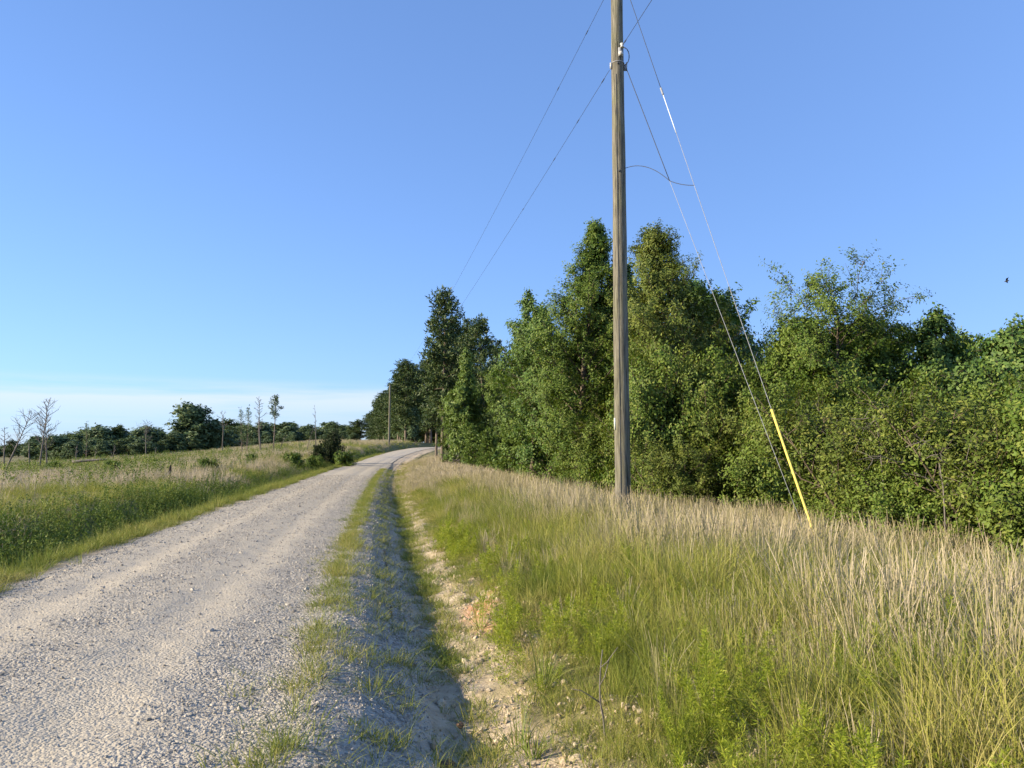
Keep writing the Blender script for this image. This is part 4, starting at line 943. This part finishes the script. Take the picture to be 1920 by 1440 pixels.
mb = MB(); mb.box((-prad(z_nl) - 0.02, -0.05, z_nl + 0.03), (0.022, 0.022, 0.07)); mb.build('wire_bracket', M['porcelain'], pole)
mb = MB(); mb.box((prad(z_nl) + 0.035, -0.03, z_nl), (0.035, 0.025, 0.07)); mb.box((prad(z_nl) + 0.06, -0.03, z_nl + 0.07), (0.014, 0.014, 0.05)); mb.build('guy_bracket', M['steel'], pole)
for zb in (z_bolt - 0.06, zpix(325)):
    mb = MB(); mb.tube([(-0.01, -prad(zb) - 0.035, zb), (-0.01, -prad(zb) + 0.03, zb)], [0.022, 0.022], 8); mb.build('bolt', M['wire'], pole)
mb = MB(); zs = np.linspace(0.1, z_nl - 0.2, 30); aa = R(-112)
mb.tube(np.stack([np.cos(aa)*(prad(zs) + 0.006), np.sin(aa)*(prad(zs) + 0.006), zs], -1), 0.006, 5, False); mb.build('ground_wire', M['wire'], pole, True)
mb = MB(); zt_ = zpix(795); mb.box((-prad(zt_)*0.92, -prad(zt_)*0.42, zt_), (0.012, 0.03, 0.13), Euler((0, 0, R(-60)))); mb.build('tag', M['tag'], pole)
a = np.linspace(0, PI, 14); z0 = z_br + 0.02; z1 = z_nl + 0.02
mb = MB(); mb.tube(np.stack([0.13 + 0.12*np.sin(a), a*0 - 0.12, z0 + (z1 - z0)*(1 - np.cos(a))/2], -1), 0.010, 6); mb.build('jumper', M['wire'], pole, True)

def pole_pt(py, dx=0.0, dy=0.0): return np.array([PX + dx, PY + dy, PZ + zpix(py)])
# far poles
fp1 = np.array([-20.9, 131.0]); fz1 = ground(*fp1)
def far_pole(x, y, toppy, px, label, xf=False):
    z = ground(x, y); h = pix(px, toppy, y).z - z; o = empty('utility_pole', (x, y, z)); tag(o, label, 'utility pole', 'utility poles along the road')
    mb = MB(); zz = np.linspace(-0.3, h, 12); mb.tube(np.stack([zz*0.004, zz*0, zz], -1), np.interp(zz, [0, h], [0.17, 0.125]), 12); mb.build('shaft', M['pole'], o, True)
    mb = MB(); mb.tube([(0.03, 0, h), (0.03, 0, h + 0.12), (0.03, 0, h + 0.28)], [0.05, 0.07, 0.03], 8); mb.build('insulator', M['wire'], o, True)
    if xf:
        mb = MB(); mb.tube([(-0.42, 0, h*0.62), (-0.42, 0, h*0.64), (-0.42, 0, h*0.78), (-0.42, 0, h*0.81)], [0.22, 0.25, 0.25, 0.16], 14); tf_ = mb.build('transformer', M['transformer'], o, True)
        mb = MB(); mb.box((-0.2, 0, h*0.72), (0.1, 0.04, 0.08)); mb.build('bracket', M['steel'], tf_)
    return o, h
_, h1 = far_pole(fp1[0], fp1[1], 722, 733, 'distant wooden pole on the bank beyond the road bend')
fp2_ = (pix(710, 800, 245).x, 245.0)
_, h2 = far_pole(fp2_[0], fp2_[1], 782, 711, 'farthest small pole carrying a grey transformer', True)

def span(name, a, b, sag, label, r=0.006, n=50, sleeves=(), mat='wire', cat='wire'):
    a = np.array(a, float); b = np.array(b, float); t = np.linspace(0, 1, n); P = a + (b - a)*t[:, None]; P[:, 2] -= sag*4*t*(1 - t)
    o = empty(name, tuple(a)); tag(o, label, cat)
    mb = MB(); mb.tube(P - a, r, 6); sd_ = mb.build('strand', M[mat], o, True)
    for s in sleeves:
        i = s*(n - 1); k = int(i); p = P[k] + (P[k + 1] - P[k])*(i - k) - a; d = unit(P[k + 1] - P[k])
        mb = MB(); mb.tube([p - d*0.14, p - d*0.07, p + d*0.07, p + d*0.14], [r, r*2.4, r*2.4, r], 6); mb.build('sleeve', M['wire'], sd_, True)
    return P
top1 = np.array([fp1[0], fp1[1], fz1 + h1 + 0.2]); low1 = np.array([fp1[0], fp1[1], fz1 + h1 - 1.3])
span('overhead_wire', pole_pt(-48), top1, 1.6, 'upper overhead wire running from off the top of the pole to the distant pole', 0.0048, 70, (0.02, 0.045))
span('overhead_wire', pole_pt(132, -prad(z_nl) - 0.05), low1, 1.5, 'lower overhead wire from the left bracket of the pole to the distant pole', 0.0048, 70, (0.004, 0.022, 0.043, 0.08))
top2 = np.array([fp2_[0], fp2_[1], ground(*fp2_) + h2 + 0.1])
span('overhead_wire', top1, top2, 1.2, 'overhead wire between the two distant poles', 0.010, 30)
aimp = pix(1222, 0, 14.2)
a0 = pole_pt(92, 0.10, -prad(z_br) - 0.05); dr = (np.array(aimp) - a0); dr /= np.linalg.norm(dr)
span('service_wire', a0, a0 + dr*24, 0.0, 'wire rising from the pole insulator over the camera side', 0.0055, 30, (0.01,))
# guys to one anchor in the grass
anc = min((abs(pix(1541, 1042, y_).z - ground(pix(1541, 1042, y_).x, y_)), tuple(pix(1541, 1042, y_))) for y_ in np.arange(8, 13.0, 0.05))[1]; anc = np.array(anc)
def guy(name, a, b, label, r, bits): 
    o = empty(name, tuple(b)); tag(o, label, 'guy wire'); a = np.array(a) - b; 
    for nm, t0, t1, rad, m_ in bits:
        p0 = a*t0; p1 = a*t1
        mb = MB(); mb.tube(np.linspace(p0, p1, 6), rad, 8); mb.build(nm, M[m_], o, True)
    mb = MB(); mb.tube([(0, 0, -0.8), (0, 0, 0.05)], [0.015, 0.015], 8); mb.build('anchor_rod', M['steel'], o, True)
    return a
A1 = pole_pt(-40, prad(PH), -0.05); A2 = pole_pt(130, prad(z_nl) + 0.05, -0.05)
def frac_at(a, py):   # part of the way from anchor to pole at which the wire crosses that image row
    best = min(((abs((lambda w: 720 - F_PX*((w[2] - CAM_H)*math.cos(PITCH) - w[1]*math.sin(PITCH))/((w[2] - CAM_H)*math.sin(PITCH) + w[1]*math.cos(PITCH)))(anc + (a - anc)*t) - py), t) for t in np.linspace(0, 1, 1500)))
    return best[1]
t_y0, t_y1 = frac_at(A1, 985), frac_at(A1, 768); t_r0, t_r1, t_i = frac_at(A1, 250), frac_at(A1, 178), frac_at(A1, 165)
guy('guy_wire', A1, anc, 'longer guy wire with yellow guard tube and pale insulating rod', 0.006,
    [('strand', 0.0, t_r0, 0.0055, 'steel'), ('guard_tube', 0.01, t_y1, 0.023, 'yellow'), ('insulating_rod', t_r0, t_r1, 0.010, 'fibreglass'), ('shackle', t_r1, t_i, 0.022, 'steel'), ('cable', t_i, 1.0, 0.007, 'wire')])
t_m = frac_at(A2, 338)
guy('guy_wire', A2, anc + np.array([-0.10, 0.1, 0]), 'shorter guy wire running from the pole bracket beside the yellow guard', 0.006,
    [('strand', 0.0, t_m, 0.005, 'steel'), ('cable', t_m, 1.0, 0.0085, 'wire')])
g1 = anc + (A1 - anc)*frac_at(A1, 347); g2 = anc + np.array([-0.1, 0.1, 0])*(1 - t_m) + (A2 - anc)*t_m
mb = MB(); s0 = np.array([PX + prad(zpix(316)), PY - 0.03, PZ + zpix(316)]); t = np.linspace(0, 1, 14)[:, None]
P1 = s0 + (g2 - s0)*t; P1[:, 2] += (0.16*4*t*(1 - t))[:, 0]; P2 = g2 + (g1 - g2)*t; P2[:, 2] -= (0.03*4*t*(1 - t))[:, 0]
mb.tube(np.vstack([P1, P2[1:]]) - s0, 0.007, 6); o = mb.build('bonding_wire', M['wire'], None, True); o.location = s0
tag(o, 'thin curved bonding wire from the pole across both guy wires', 'wire')

# ------------------------------------------------------------------ a bird far off in the sky
bd = MB(); bd.tube([(-0.22, 0, 0), (-0.1, 0, 0.0), (0.1, 0, 0.01), (0.24, 0, 0.02)], [0.01, 0.06, 0.06, 0.015], 8)
for s in (-1, 1):
    bd.add([(0.12, 0, 0.03), (-0.08, 0, 0.03), (-0.14, s*0.30, 0.12), (0.06, s*0.28, 0.13), (-0.16, s*0.55, 0.05)], [(0, 1, 2, 3)], [(3, 2, 4)])
o = bd.build('bird', M['bird']); o.location = pix(1888, 527, 75); o.rotation_euler = (R(25), R(15), R(160)); tag(o, 'tiny dark bird flying in the blue sky at right', 'bird')
